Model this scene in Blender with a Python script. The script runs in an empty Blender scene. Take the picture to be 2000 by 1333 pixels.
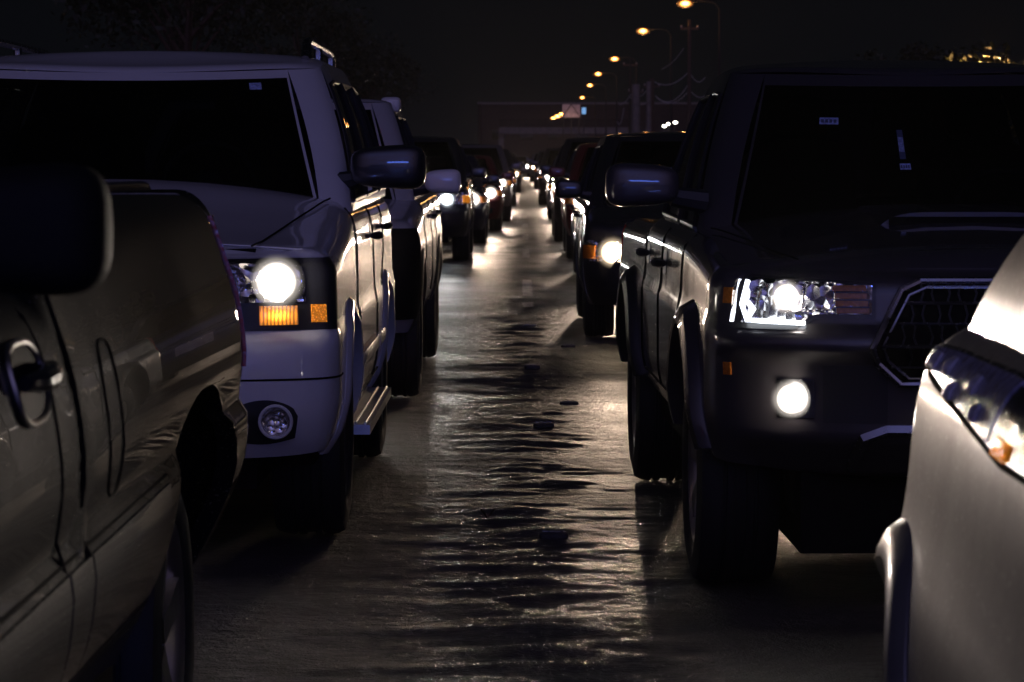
import bpy, bmesh, math, random
import numpy as np
from mathutils import Vector, Matrix
random.seed(7); RNG = np.random.default_rng(7)
PI = math.pi; R = math.radians
scene = bpy.context.scene
COL = scene.collection

# ------------------------------------------------------------------ camera numbers
FPX = 5870.0                      # focal length in pixels of the 2000 px wide photograph
CAMZ = 1.45
PITCH = math.atan((666.5-305)/FPX)
YAW = math.atan(20/FPX)
def world(px, py, d):
    """point at depth d (metres along +y) seen at pixel (px, py) of the photograph"""
    return Vector(((px-1020)/FPX*d, d, CAMZ-(py-305)/FPX*d))

# ------------------------------------------------------------------ materials
def newmat(name):
    m = bpy.data.materials.new(name); m.use_nodes = True
    nt = m.node_tree
    return m, nt, nt.nodes['Principled BSDF']
def N(nt, t, **kw):
    n = nt.nodes.new(t)
    for k, v in kw.items():
        if k.startswith('i_'): n.inputs[k[2:].replace('_', ' ')].default_value = v
        else: setattr(n, k, v)
    return n
def ramp(nt, fac, stops):
    r = N(nt, 'ShaderNodeValToRGB'); e = r.color_ramp.elements
    while len(e) > 1: e.remove(e[-1])
    e[0].position = stops[0][0]; e[0].color = stops[0][1]
    for p, c in stops[1:]:
        x = e.new(p); x.color = c
    nt.links.new(fac, r.inputs[0]); return r
def g(v): return (v, v, v, 1)
def paint(name, col, rough=.3, metal=0.0, coat=1.0, dirt=.25, bump=.0, crough=.04, spec=.5, specks=0):
    m, nt, b = newmat(name); L = nt.links.new
    tc = N(nt, 'ShaderNodeTexCoord')
    n1 = N(nt, 'ShaderNodeTexNoise', i_Scale=2.3, i_Detail=8.0, i_Roughness=.7)
    n2 = N(nt, 'ShaderNodeTexNoise', i_Scale=90.0, i_Detail=3.0, i_Roughness=.6)
    L(tc.outputs['Object'], n1.inputs['Vector']); L(tc.outputs['Object'], n2.inputs['Vector'])
    r1 = ramp(nt, n1.outputs['Fac'], [(.45, g(0)), (.75, g(1))])
    mix = N(nt, 'ShaderNodeMix', data_type='RGBA')
    mix.inputs[6].default_value = (*col, 1)
    mix.inputs[7].default_value = (col[0]*.6+.035, col[1]*.6+.031, col[2]*.6+.026, 1)
    ma = N(nt, 'ShaderNodeMath', operation='MULTIPLY'); ma.inputs[1].default_value = dirt
    L(r1.outputs[0], ma.inputs[0]); L(ma.outputs[0], mix.inputs[0])
    if specks:
        n4 = N(nt, 'ShaderNodeTexNoise', i_Scale=130.0, i_Detail=2.0, i_Roughness=.5); L(tc.outputs['Object'], n4.inputs['Vector'])
        r4 = ramp(nt, n4.outputs['Fac'], [(.645, g(0)), (.70, g(specks))])
        mx4 = N(nt, 'ShaderNodeMix', data_type='RGBA'); L(r4.outputs[0], mx4.inputs[0]); L(mix.outputs[2], mx4.inputs[6]); mx4.inputs[7].default_value = (.42, .38, .33, 1)
        mix = mx4
    L(mix.outputs[2], b.inputs['Base Color'])
    r2 = ramp(nt, n1.outputs['Fac'], [(.3, g(rough)), (.8, g(min(1, rough+.18)))])
    L(r2.outputs[0], b.inputs['Roughness'])
    r3 = ramp(nt, n2.outputs['Fac'], [(.50, g(crough)), (.78, g(crough+dirt*.35))])
    L(r3.outputs[0], b.inputs['Coat Roughness'])
    b.inputs['Metallic'].default_value = metal; b.inputs['Specular IOR Level'].default_value = spec
    b.inputs['Coat Weight'].default_value = coat
    if bump:
        bu = N(nt, 'ShaderNodeBump', i_Strength=bump, i_Distance=.004)
        L(n2.outputs['Fac'], bu.inputs['Height']); L(bu.outputs[0], b.inputs['Normal'])
        n3 = N(nt, 'ShaderNodeTexNoise', i_Scale=3.0, i_Detail=2.0)
        L(tc.outputs['Object'], n3.inputs['Vector'])
        b2 = N(nt, 'ShaderNodeBump', i_Strength=bump*.8, i_Distance=.02)
        L(n3.outputs['Fac'], b2.inputs['Height']); L(b2.outputs[0], b.inputs['Coat Normal'])
    return m
def plain(name, col, rough=.5, metal=0.0, nscale=60., bump=.1, spec=.5, vary=.3):
    m, nt, b = newmat(name); L = nt.links.new
    tc = N(nt, 'ShaderNodeTexCoord')
    n1 = N(nt, 'ShaderNodeTexNoise', i_Scale=nscale, i_Detail=5.0)
    L(tc.outputs['Object'], n1.inputs['Vector'])
    r = ramp(nt, n1.outputs['Fac'], [(.25, (*[c*(1-vary) for c in col], 1)), (.75, (*[min(1, c*(1+vary)) for c in col], 1))])
    L(r.outputs[0], b.inputs['Base Color'])
    b.inputs['Roughness'].default_value = rough; b.inputs['Metallic'].default_value = metal
    b.inputs['Specular IOR Level'].default_value = spec
    if bump:
        bu = N(nt, 'ShaderNodeBump', i_Strength=bump, i_Distance=.003)
        L(n1.outputs['Fac'], bu.inputs['Height']); L(bu.outputs[0], b.inputs['Normal'])
    return m
def glow(name, col, s, pattern=None):
    m, nt, b = newmat(name); L = nt.links.new
    b.inputs['Base Color'].default_value = (*[c*.5 for c in col], 1)
    b.inputs['Roughness'].default_value = .2
    b.inputs['Emission Color'].default_value = (*col, 1)
    b.inputs['Emission Strength'].default_value = s
    if pattern:
        tc = N(nt, 'ShaderNodeTexCoord'); v = N(nt, 'ShaderNodeTexVoronoi', i_Scale=pattern)
        L(tc.outputs['Object'], v.inputs['Vector'])
        r = ramp(nt, v.outputs['Distance'], [(.0, g(s*1.6)), (.5, g(s*.35))])
        r.color_ramp.interpolation = 'EASE'
        L(r.outputs[0], b.inputs['Emission Strength'])
        bu = N(nt, 'ShaderNodeBump', i_Strength=.4, i_Distance=.01)
        L(v.outputs['Distance'], bu.inputs['Height']); L(bu.outputs[0], b.inputs['Normal'])
    try: m.cycles.emission_sampling = 'NONE'
    except Exception: pass
    return m
def chrome(name, col=(.75, .75, .77), rough=.12, facets=0.):
    m, nt, b = newmat(name); L = nt.links.new
    b.inputs['Base Color'].default_value = (*col, 1); b.inputs['Metallic'].default_value = 1
    tc = N(nt, 'ShaderNodeTexCoord')
    n = N(nt, 'ShaderNodeTexNoise', i_Scale=40.0, i_Detail=3.0); L(tc.outputs['Object'], n.inputs['Vector'])
    r = ramp(nt, n.outputs['Fac'], [(.3, g(rough)), (.8, g(rough+.15))]); L(r.outputs[0], b.inputs['Roughness'])
    if facets:
        v = N(nt, 'ShaderNodeTexVoronoi', i_Scale=facets); L(tc.outputs['Object'], v.inputs['Vector'])
        bu = N(nt, 'ShaderNodeBump', i_Strength=1.0, i_Distance=.02)
        L(v.outputs['Distance'], bu.inputs['Height']); L(bu.outputs[0], b.inputs['Normal'])
    return m
def tinted(name, see=.35, tint=(.5, .55, .6), rough=.02):
    """window glass: reflects like glass, lets a tinted part of the light through"""
    m, nt, b = newmat(name); L = nt.links.new
    nt.nodes.remove(b); out = nt.nodes['Material Output']
    gl = N(nt, 'ShaderNodeBsdfGlossy'); gl.inputs['Roughness'].default_value = rough
    tr = N(nt, 'ShaderNodeBsdfTransparent'); tr.inputs[0].default_value = (*[t*see for t in tint], 1)
    fr = N(nt, 'ShaderNodeFresnel', i_IOR=1.5)
    tc = N(nt, 'ShaderNodeTexCoord'); no = N(nt, 'ShaderNodeTexNoise', i_Scale=3.0, i_Detail=4.0)
    L(tc.outputs['Object'], no.inputs['Vector'])
    bu = N(nt, 'ShaderNodeBump', i_Strength=.06, i_Distance=.01); L(no.outputs['Fac'], bu.inputs['Height'])
    L(bu.outputs[0], gl.inputs['Normal'])
    mx = N(nt, 'ShaderNodeMixShader'); L(fr.outputs[0], mx.inputs[0]); L(tr.outputs[0], mx.inputs[1]); L(gl.outputs[0], mx.inputs[2])
    L(mx.outputs[0], out.inputs['Surface'])
    return m

M = {}
M['white'] = paint('pearl white paint', (.62, .60, .58), .32, 0., 1., .18, .02)
M['silverwhite'] = paint('light silver paint', (.50, .48, .47), .34, .25, 1., .25, .05)
M['silver'] = paint('dusty silver paint', (.36, .345, .335), .36, .6, .7, .75, .06, .10, .5, .25)
M['graphite'] = paint('graphite grey paint', (.050, .044, .047), .36, .3, 1., .25, .05)
M['bedpaint'] = paint('dusty dark green grey paint', (.007, .0078, .0076), .6, .0, .58, .05, .02, .006, .03, .22)
M['cladding'] = paint('grey lower cladding paint', (.026, .025, .024), .5, .0, .65, .15, .02, .02, .1, .3)
M['black'] = paint('black paint', (.012, .012, .014), .3, 0., 1., .2, .04)
M['navy'] = paint('dark navy paint', (.015, .018, .03), .3, .2, 1., .2, .04)
M['maroon'] = paint('maroon paint', (.12, .012, .014), .3, .2, 1., .2, .04)
M['grey'] = paint('mid grey paint', (.14, .135, .13), .3, .4, 1., .2, .04)
M['brown'] = paint('dark bronze paint', (.05, .038, .028), .3, .4, 1., .2, .04)
M['rubber'] = plain('tyre rubber', (.011, .0105, .010), .66, 0, 120, .25)
M['matt'] = plain('matt black plastic', (.006, .006, .006), .7, 0, 200, .15, .15)
M['trim'] = plain('black plastic trim', (.014, .014, .015), .45, 0, 200, .15)
M['gap'] = plain('panel gap shadowless black', (.004, .004, .004), .9, 0, 50, 0, .1)
M['smoked'] = plain('smoked lamp insert', (.02, .019, .022), .12, .0, 40, .9, .35, .8)
M['lilac'] = plain('bluish lamp lens', (.30, .29, .46), .18, .0, 38, 1.0, .6, .6)
M['lampwhite'] = plain('clear lamp innards', (.62, .60, .66), .35, .0, 55, .8, .5, .45)
M['alloy'] = chrome('alloy wheel metal', (.55, .53, .50), .28)
M['chrome'] = chrome('chrome trim', (.75, .75, .77), .10)
M['reflector'] = chrome('headlamp reflector facets', (.72, .70, .68), .12, 26)
M['ridged'] = chrome('ridged reflector', (.65, .62, .60), .16, 60)
M['darkchrome'] = chrome('smoked chrome', (.30, .30, .31), .18)
M['glass'] = tinted('tinted window glass', .10)
M['clearglass'] = tinted('windscreen glass', .42)
M['mirrorglass'] = chrome('mirror glass', (.8, .8, .8), .03)
M['cloth'] = plain('dark seat cloth', (.03, .03, .032), .85, 0, 300, .3)
M['dash'] = plain('dashboard vinyl', (.025, .025, .027), .6, 0, 200, .2)
M['under'] = plain('underbody black', (.006, .006, .006), .85, 0, 20, 0, .1)
M['amberlit'] = None
M['amber'] = plain('amber lens', (.55, .16, .015), .15, 0, 90, .6, .6)
M['ambermark'] = glow('lit amber marker', (1., .30, .02), .8, 120)
M['redlens'] = plain('red tail lens', (.30, .01, .008), .12, 0, 90, .6, .6)
M['clearlens'] = None
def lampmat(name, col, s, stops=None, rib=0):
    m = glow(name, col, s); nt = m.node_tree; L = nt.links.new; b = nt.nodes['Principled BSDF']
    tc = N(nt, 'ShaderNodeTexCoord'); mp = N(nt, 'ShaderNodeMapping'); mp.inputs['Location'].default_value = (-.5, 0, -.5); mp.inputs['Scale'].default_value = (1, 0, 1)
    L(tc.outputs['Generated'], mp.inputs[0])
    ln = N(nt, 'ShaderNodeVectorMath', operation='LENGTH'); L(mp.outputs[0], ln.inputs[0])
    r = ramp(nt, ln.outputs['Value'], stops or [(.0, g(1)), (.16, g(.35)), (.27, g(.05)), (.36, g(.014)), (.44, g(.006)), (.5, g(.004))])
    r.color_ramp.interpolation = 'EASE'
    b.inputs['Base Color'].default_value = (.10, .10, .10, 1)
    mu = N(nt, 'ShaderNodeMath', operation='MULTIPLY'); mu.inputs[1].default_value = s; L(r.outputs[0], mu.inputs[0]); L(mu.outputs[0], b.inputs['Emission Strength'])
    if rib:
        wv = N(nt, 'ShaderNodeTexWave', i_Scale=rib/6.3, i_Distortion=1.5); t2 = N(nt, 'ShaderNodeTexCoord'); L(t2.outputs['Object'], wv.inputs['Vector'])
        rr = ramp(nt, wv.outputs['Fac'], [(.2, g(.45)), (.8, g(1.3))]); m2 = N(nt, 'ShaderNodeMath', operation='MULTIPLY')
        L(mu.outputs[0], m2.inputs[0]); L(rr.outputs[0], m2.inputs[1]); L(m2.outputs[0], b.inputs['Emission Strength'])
    if stops is None:      # bloom-like halo painted into the lamp: glow fades to a transparent rim
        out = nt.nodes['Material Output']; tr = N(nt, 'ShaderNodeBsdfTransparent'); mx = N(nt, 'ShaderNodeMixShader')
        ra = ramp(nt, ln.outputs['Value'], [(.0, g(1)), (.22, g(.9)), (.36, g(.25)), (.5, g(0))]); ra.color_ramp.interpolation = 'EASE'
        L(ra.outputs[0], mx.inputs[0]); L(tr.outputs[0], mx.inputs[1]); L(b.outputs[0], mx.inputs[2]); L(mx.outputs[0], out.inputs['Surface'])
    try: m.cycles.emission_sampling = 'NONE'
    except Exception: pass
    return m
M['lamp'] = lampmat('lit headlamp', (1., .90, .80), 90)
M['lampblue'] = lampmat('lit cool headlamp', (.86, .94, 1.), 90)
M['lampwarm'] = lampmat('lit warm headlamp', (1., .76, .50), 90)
M['led'] = glow('lit daytime strip', (.86, .92, 1.), 4)
M['sticker'] = plain('windscreen sticker', (.30, .36, .55), .6, 0, 90, .0, .3, .6)
M['stickerdark'] = plain('windscreen sticker print', (.05, .06, .10), .6, 0, 90, .0, .3)
M['plate'] = plain('number plate', (.45, .40, .28), .4, 0, 30, .1)
M['amberlit'] = lampmat('lit amber lens', (1., .30, .02), 7, [(.0, g(1)), (.2, g(.42)), (.38, g(.17)), (.62, g(.07))], 150)
M['sodium'] = lampmat('lit street lamp lens', (1., .33, .06), 45)
M['sodiumfar'] = lampmat('lit far street lamp lens', (1., .40, .09), 20)
M['coolsign'] = glow('lit cool sign', (.25, .55, 1.), .7)
M['fluor'] = glow('lit white lamp', (1., .95, .8), 14)
M['pole'] = plain('galvanised pole', (.025, .023, .02), .85, .0, 30, .15)
M['concrete'] = plain('weathered concrete', (.20, .17, .14), .85, 0, 3, .4)
M['wall'] = plain('painted wall', (.035, .018, .014), .85, 0, 1.2, .2)
M['cable'] = plain('cable sheath', (.40, .37, .34), .6, 0, 30, .1)
M['panelwhite'] = plain('hoarding face', (.50, .40, .37), .6, 0, 2, .05)
M['bark'] = plain('bark', (.09, .06, .04), .9, 0, 12, .6)
M['leaf'] = plain('leaves', (.032, .038, .015), .55, 0, 1.5, 0, .4, .5)
M['dryleaf'] = plain('dry leaf', (.18, .12, .07), .6, 0, 60, .3)
M['studm'] = chrome('worn road stud metal', (.62, .60, .57), .25)
M['studb'] = plain('road stud base', (.04, .037, .034), .8, 0, 50, .4)
M['worn'] = None
M['kerb'] = plain('kerb concrete', (.22, .21, .20), .8, 0, 8, .4)

# clear lamp cover
def clear_lens():
    m, nt, b = newmat('clear lamp cover'); L = nt.links.new
    nt.nodes.remove(b); out = nt.nodes['Material Output']
    gl = N(nt, 'ShaderNodeBsdfGlossy'); gl.inputs['Roughness'].default_value = .05
    tr = N(nt, 'ShaderNodeBsdfTransparent'); tr.inputs[0].default_value = (.9, .9, .95, 1)
    fr = N(nt, 'ShaderNodeFresnel', i_IOR=1.5)
    mx = N(nt, 'ShaderNodeMixShader'); L(fr.outputs[0], mx.inputs[0]); L(tr.outputs[0], mx.inputs[1]); L(gl.outputs[0], mx.inputs[2])
    L(mx.outputs[0], out.inputs['Surface']); return m
M['clearlens'] = clear_lens()

# ------------------------------------------------------------------ mesh helpers
def link(o): COL.objects.link(o); return o
def mk(name, verts, faces, mat, parent=None, smooth=True, angle=None, weld=False):
    me = bpy.data.meshes.new(name)
    me.from_pydata([tuple(v) for v in verts], [], faces)
    if weld:
        bm = bmesh.new(); bm.from_mesh(me)
        bmesh.ops.remove_doubles(bm, verts=bm.verts, dist=.0008)
        bmesh.ops.dissolve_degenerate(bm, edges=bm.edges, dist=.0005)
        bmesh.ops.recalc_face_normals(bm, faces=bm.faces)
        bm.to_mesh(me); bm.free()
    me.validate(); me.update()
    if smooth:
        me.polygons.foreach_set('use_smooth', [True]*len(me.polygons))
        if angle: me.set_sharp_from_angle(angle=R(angle))
    me.materials.append(mat)
    o = bpy.data.objects.new(name, me); link(o)
    if parent is not None: o.parent = parent
    return o
def thing(name, label, cat, loc=(0, 0, 0), rz=0., group=None):
    o = bpy.data.objects.new(name, None); link(o)
    o.empty_display_size = .2; o.location = loc; o.rotation_euler = (0, 0, rz)
    o['label'] = label; o['category'] = cat
    if group: o['group'] = group
    return o
def tag(o, label, cat, group=None):
    o['label'] = label; o['category'] = cat
    if group: o['group'] = group
    return o
def struct(o): o['kind'] = 'structure'; return o
class MB:
    def __init__(s): s.v = []; s.f = []
    def add(s, v, f):
        b = len(s.v); s.v += [tuple(x) for x in v]; s.f += [tuple(i+b for i in q) for q in f]; return s
    def box(s, x0, x1, y0, y1, z0, z1):
        return s.add([(x0,y0,z0),(x1,y0,z0),(x1,y1,z0),(x0,y1,z0),(x0,y0,z1),(x1,y0,z1),(x1,y1,z1),(x0,y1,z1)],
              [(0,3,2,1),(4,5,6,7),(0,1,5,4),(1,2,6,5),(2,3,7,6),(3,0,4,7)])
    def grid(s, f, nu, nv):
        v = [f(i/nu, j/nv) for i in range(nu+1) for j in range(nv+1)]
        q = [(i*(nv+1)+j, (i+1)*(nv+1)+j, (i+1)*(nv+1)+j+1, i*(nv+1)+j+1) for i in range(nu) for j in range(nv)]
        return s.add(v, q)
    def tube(s, pts, r, n=8, cap=True):
        pts = [Vector(p) for p in pts]; rr = r if isinstance(r, (list, tuple)) else [r]*len(pts)
        vs = []; prev = None
        for i, p in enumerate(pts):
            t = (pts[min(i+1, len(pts)-1)]-pts[max(i-1, 0)]).normalized()
            a = Vector((0, 0, 1)) if abs(t.z) < .9 else Vector((1, 0, 0))
            if prev is not None: a = prev
            u = (a - t*a.dot(t)).normalized(); w = t.cross(u); prev = u
            for k in range(n):
                an = 2*PI*k/n; vs.append(p+(u*math.cos(an)+w*math.sin(an))*rr[i])
        fs = [(i*n+k, i*n+(k+1) % n, (i+1)*n+(k+1) % n, (i+1)*n+k) for i in range(len(pts)-1) for k in range(n)]
        if cap:
            fs.append(tuple(range(n-1, -1, -1))); fs.append(tuple((len(pts)-1)*n+k for k in range(n)))
        return s.add(vs, fs)
    def lathe_x(s, prof, n=40, c=(0, 0, 0)):
        """prof [(r, x)] round the x axis"""
        vs = [(c[0]+x, c[1]+r*math.cos(2*PI*k/n), c[2]+r*math.sin(2*PI*k/n)) for r, x in prof for k in range(n)]
        fs = [(i*n+k, i*n+(k+1) % n, (i+1)*n+(k+1) % n, (i+1)*n+k) for i in range(len(prof)-1) for k in range(n)]
        return s.add(vs, fs)
    def blob(s, c, r, e=.6, n=20, m=12, fn=None):
        """superellipsoid; e<1 is boxier"""
        sg = lambda a: math.copysign(abs(a)**e, a)
        vs = []
        for j in range(m+1):
            ph = -PI/2+PI*j/m
            for k in range(n):
                th = 2*PI*k/n
                p = Vector((r[0]*sg(math.cos(ph))*sg(math.cos(th)), r[1]*sg(math.cos(ph))*sg(math.sin(th)), r[2]*sg(math.sin(ph))))
                if fn: p = fn(p)
                vs.append(Vector(c)+p)
        fs = [(j*n+k, j*n+(k+1) % n, (j+1)*n+(k+1) % n, (j+1)*n+k) for j in range(m) for k in range(n)]
        return s.add(vs, fs)
    def build(s, name, mat, parent=None, smooth=True, angle=35, weld=False):
        return mk(name, s.v, s.f, mat, parent, smooth, angle, weld)
def interp(tab, x):
    xs = [a for a, _ in tab]; ys = [b for _, b in tab]
    return float(np.interp(x, xs, ys))
def sinterp(tab, x):
    """smooth (monotone cubic-ish) interpolation"""
    if x <= tab[0][0]: return tab[0][1]
    if x >= tab[-1][0]: return tab[-1][1]
    for i in range(len(tab)-1):
        x0, y0 = tab[i]; x1, y1 = tab[i+1]
        if x0 <= x <= x1:
            def sl(k):
                if k == 0: return (tab[1][1]-tab[0][1])/(tab[1][0]-tab[0][0])
                if k == len(tab)-1: return (tab[-1][1]-tab[-2][1])/(tab[-1][0]-tab[-2][0])
                a = (tab[k][1]-tab[k-1][1])/(tab[k][0]-tab[k-1][0]); b = (tab[k+1][1]-tab[k][1])/(tab[k+1][0]-tab[k][0])
                return 0. if a*b <= 0 else 2*a*b/(a+b)
            h = x1-x0; t = (x-x0)/h
            return (2*t**3-3*t**2+1)*y0+(t**3-2*t**2+t)*h*sl(i)+(-2*t**3+3*t**2)*y1+(t**3-t**2)*h*sl(i+1)

# ------------------------------------------------------------------ vehicle body
class Body:
    """Lower body wall swept round a rounded plan outline; local y runs from the nose (0) to the tail (L), x across, z up."""
    def __init__(s, W, L, rf=.32, nf=3.0, rr=.28, nr=3.0, zmin=.38, side=None, front=None, rear=None, ztop=None, zc=None, rs=.09,
                 zbase=None, wheels=(), arch=.44, archz=None, wheel_r=.37, archh=None, archn=2.0):
        s.W, s.L, s.rf, s.rr = W, L, rf, rr
        s.side = side or [(.3, .06), (.45, .02), (.62, 0), (.85, .01), (1.1, .03), (1.3, .06)]
        s.front = front or [(.3, .08), (.42, .02), (.55, 0), (.68, .01), (.70, .04), (1.0, .07), (1.15, .11)]
        s.rear = rear or s.front
        s.ztop_t = ztop; s.zc_t = zc; s.rs = rs
        s.zbase_t = zbase or [(0, zmin), (L, zmin)]
        s.archh = archh or arch; s.archn = archn
        s.wheels = wheels; s.arch = arch; s.archz = archz if archz is not None else wheel_r; s.wheel_r = wheel_r
        P = []
        for k in range(161):
            th = PI/2*(1-math.cos(PI/2*k/160)) if False else PI/2*k/160
            P.append((W*math.sin(th)**(2/nf), rf*(1-math.cos(th)**(2/nf))))
        for k in range(1, 260): P.append((W, rf+(L-rf-rr)*k/260))
        for k in range(161):
            th = PI/2*(1-k/160)
            P.append((W*math.sin(th)**(2/nr), L-rr*(1-math.cos(th)**(2/nr))))
        P = np.array(P); d = np.r_[0, np.cumsum(np.hypot(*np.diff(P, axis=0).T))]
        keep = np.r_[True, np.diff(d) > 1e-7]; P = P[keep]; d = d[keep]
        s.U = d[-1]; s.d = d; s.P = P
    def xy(s, u):
        return float(np.interp(u, s.d, s.P[:, 0])), float(np.interp(u, s.d, s.P[:, 1]))
    def nrm(s, u):
        a = s.xy(max(0, u-.02)); b = s.xy(min(s.U, u+.02))
        t = (b[0]-a[0], b[1]-a[1]); l = math.hypot(*t) or 1
        return t[1]/l, -t[0]/l
    def uy(s, y): return float(np.interp(y, s.P[:, 1], s.d))
    def ux(s, x):
        k = len(s.P)//3
        return float(np.interp(x, s.P[:k, 0], s.d[:k]))
    def uxr(s, x):
        k = 2*len(s.P)//3
        return float(np.interp(-x, -s.P[k:, 0], s.d[k:]))
    def ztop(s, u): return sinterp(s.ztop_t, s.xy(u)[1])
    def zbot(s, u):
        x, y = s.xy(u); z = interp(s.zbase_t, y)
        if abs(s.nrm(u)[0]) > .7:
            for wy in s.wheels:
                if abs(y-wy) <= s.arch: z = max(z, s.archz+s.archh*max(0, 1-(abs(y-wy)/s.arch)**s.archn)**(1/s.archn))
        return z
    def inset(s, u, z):
        nx, ny = s.nrm(u); w = min(1, max(0, (abs(ny)-.25)/.6)); w = w*w*(3-2*w)
        a = sinterp(s.side, z); b = sinterp(s.front if ny < 0 else s.rear, z)
        i = a*(1-w)+b*w
        q = s.ztop(u)-z
        if q < s.rs:
            t = min(1, (s.rs-q)/s.rs); i += s.rs*(1-math.sqrt(max(0, 1-t*t)))
        return i
    def S(s, u, z, off=0.):
        sg = 1 if u >= 0 else -1; u = abs(u)
        x, y = s.xy(u); nx, ny = s.nrm(u); k = off-s.inset(u, z)
        xx = x+nx*k
        return Vector((sg*max(0, xx), y+ny*k, z))
    def us(s):
        u = set(np.linspace(0, s.U, 70))
        for wy in s.wheels:
            c = s.uy(wy)
            for k in range(25): u.add(c+s.arch*math.sin(-PI/2+PI*k/24)*.9999)
            u.add(c-s.arch-.003); u.add(c+s.arch+.003)
        for k in range(24): u.add(s.uy(s.rf)*k/23); u.add(s.U-(s.U-s.uy(s.L-s.rr))*k/23)
        u = sorted(u); o = [u[0]]
        for a in u[1:]:
            if a-o[-1] > .0015: o.append(a)
        return o
    def build(s, mat, parent, name='body', nz=26):
        us = s.us(); mb = MB(); zlo = min(z for _, z in s.zbase_t)
        fr = [1-(1-k/nz)**1.0 for k in range(nz+1)]
        tops = [.5, .75, .9, .97]
        for sg in (1, -1):
            cols = []
            for u in us:
                zt = s.ztop(u); zb = s.zbot(u); col = []
                zs = [zlo+(zt-s.rs-zlo)*k/nz for k in range(nz+1)]
                zs += [zt-s.rs+s.rs*math.sin(PI/2*k/6) for k in range(1, 7)]
                x, y = s.xy(u); nx, ny = s.nrm(u)
                # flange turned inwards at the bottom edge
                p = s.S(sg*u if u else 0, max(zs[0], zb)); 
                col.append(p-Vector((sg*nx*.05, ny*.05, 0)) if u > .05 and u < s.U-.05 else p-Vector((0, ny*.05, 0)))
                col += [s.S(sg*u if u else 0, max(z, zb)) for z in zs]
                # roof of the lower body: bonnet, bed cover or deck
                e = col[-1]; yc = min(max(e.y, s.rf*.6+.05), s.L-s.rr*.6-.05); zc = sinterp(s.zc_t, yc)
                for t in (.04, .1, .2, .35, .55, .8, 1.0):
                    q = 1-(1-t)**2
                    col.append(Vector((e.x*(1-t), e.y+(yc-e.y)*t, e.z+(zc-e.z)*q)))
                cols.append(col)
            n = len(cols[0])
            mb.add([p for c in cols for p in c], [(i*n+j, (i+1)*n+j, (i+1)*n+j+1, i*n+j+1) for i in range(len(cols)-1) for j in range(n-1)])
        return mb.build(name, mat, parent, True, 50, weld=True)
    def patch(s, u0, u1, zlo, zhi, off=.004, depth=.03, nu=None, nz=6, mb=None, bulge=0.):
        """panel lying on the body wall between u0..u1 and zlo..zhi (numbers or functions of t in 0..1), with edges going in"""
        mb = mb or MB(); nu = nu or max(2, int(abs(u1-u0)/.03))
        fl = zlo if callable(zlo) else (lambda t: zlo); fh = zhi if callable(zhi) else (lambda t: zhi)
        def pt(a, b, o): 
            u = u0+(u1-u0)*a; z = fl(a)+(fh(a)-fl(a))*b
            return s.S(u, z, o+(bulge*(1-(2*a-1)**4)*(1-(2*b-1)**4) if o == off else 0))
        f0 = len(mb.f); mb.grid(lambda a, b: pt(a, b, off), nu, nz)
        q = [Vector(mb.v[i]) for i in mb.f[f0+(nu//2)*nz+nz//2]]
        if (q[1]-q[0]).cross(q[3]-q[0]).dot(pt(.5, .5, off+.01)-pt(.5, .5, off+.002)) < 0:
            mb.f[f0:] = [tuple(reversed(x)) for x in mb.f[f0:]]
        rim = [(i/nu, 0) for i in range(nu)]+[(1, j/nz) for j in range(nz)]+[(1-i/nu, 1) for i in range(nu)]+[(0, 1-j/nz) for j in range(nz)]
        n = len(rim)
        mb.add([pt(a, b, off) for a, b in rim]+[pt(a, b, off-depth) for a, b in rim], [(k, (k+1) % n, n+(k+1) % n, n+k) for k in range(n)])
        return mb
    def line(s, pts, r=.004, off=.0005, mb=None, n=5):
        """thin line (panel gap, trim) through (u, z) points on the wall"""
        mb = mb or MB(); out = []
        for (a, b), (c, d) in zip(pts[:-1], pts[1:]):
            k = max(1, int(max(abs(c-a), abs(d-b))/.04))
            out += [s.S(a+(c-a)*i/k, b+(d-b)*i/k, off) for i in range(k)]
        out.append(s.S(pts[-1][0], pts[-1][1], off))
        return mb.tube(out, r, n)
    def disc(s, u, z, r, out=.012, dome=.03, n=28):
        """round domed lamp whose axis runs along y, sitting on the wall"""
        mb = MB(); c = s.S(u, z, out); vs = []; m = 6
        for j in range(m+1):
            a = PI/2*j/m
            for k in range(n):
                t = 2*PI*k/n
                vs.append(c+Vector((r*math.sin(a)*math.cos(t), dome*(1-math.cos(a)) - dome*.5, r*math.sin(a)*math.sin(t))))
        mb.add(vs, [(j*n+k, j*n+(k+1) % n, (j+1)*n+(k+1) % n, (j+1)*n+k) for j in range(m) for k in range(n)])
        return mb, c
    def arch_trim(s, wy, sg, w=.05, off=.02, z0=None):
        """flare round a wheel opening"""
        mb = MB(); c = s.uy(wy); zlo = z0 if z0 is not None else interp(s.zbase_t, wy)
        a0 = math.asin(max(-1, min(1, (zlo-s.archz)/s.arch)))
        K = 40
        def ring(k, dr):
            a = a0+(PI-2*a0)*k/K
            return (sg*(c+(s.arch+dr)*math.cos(a)), s.archz+(s.arch+dr)*math.sin(a))
        prof = [(-.006, -.05), (-.006, off*.9), (.012, off), (w*.7, off*.75), (w, .002), (w, -.01)]
        vs = []
        for k in range(K+1):
            for dr, o in prof:
                u, z = ring(k, dr); vs.append(s.S(u, z, o))
        n = len(prof)
        mb.add(vs, [(k*n+j, (k+1)*n+j, (k+1)*n+j+1, k*n+j+1) for k in range(K) for j in range(n-1)])
        return mb

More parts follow.
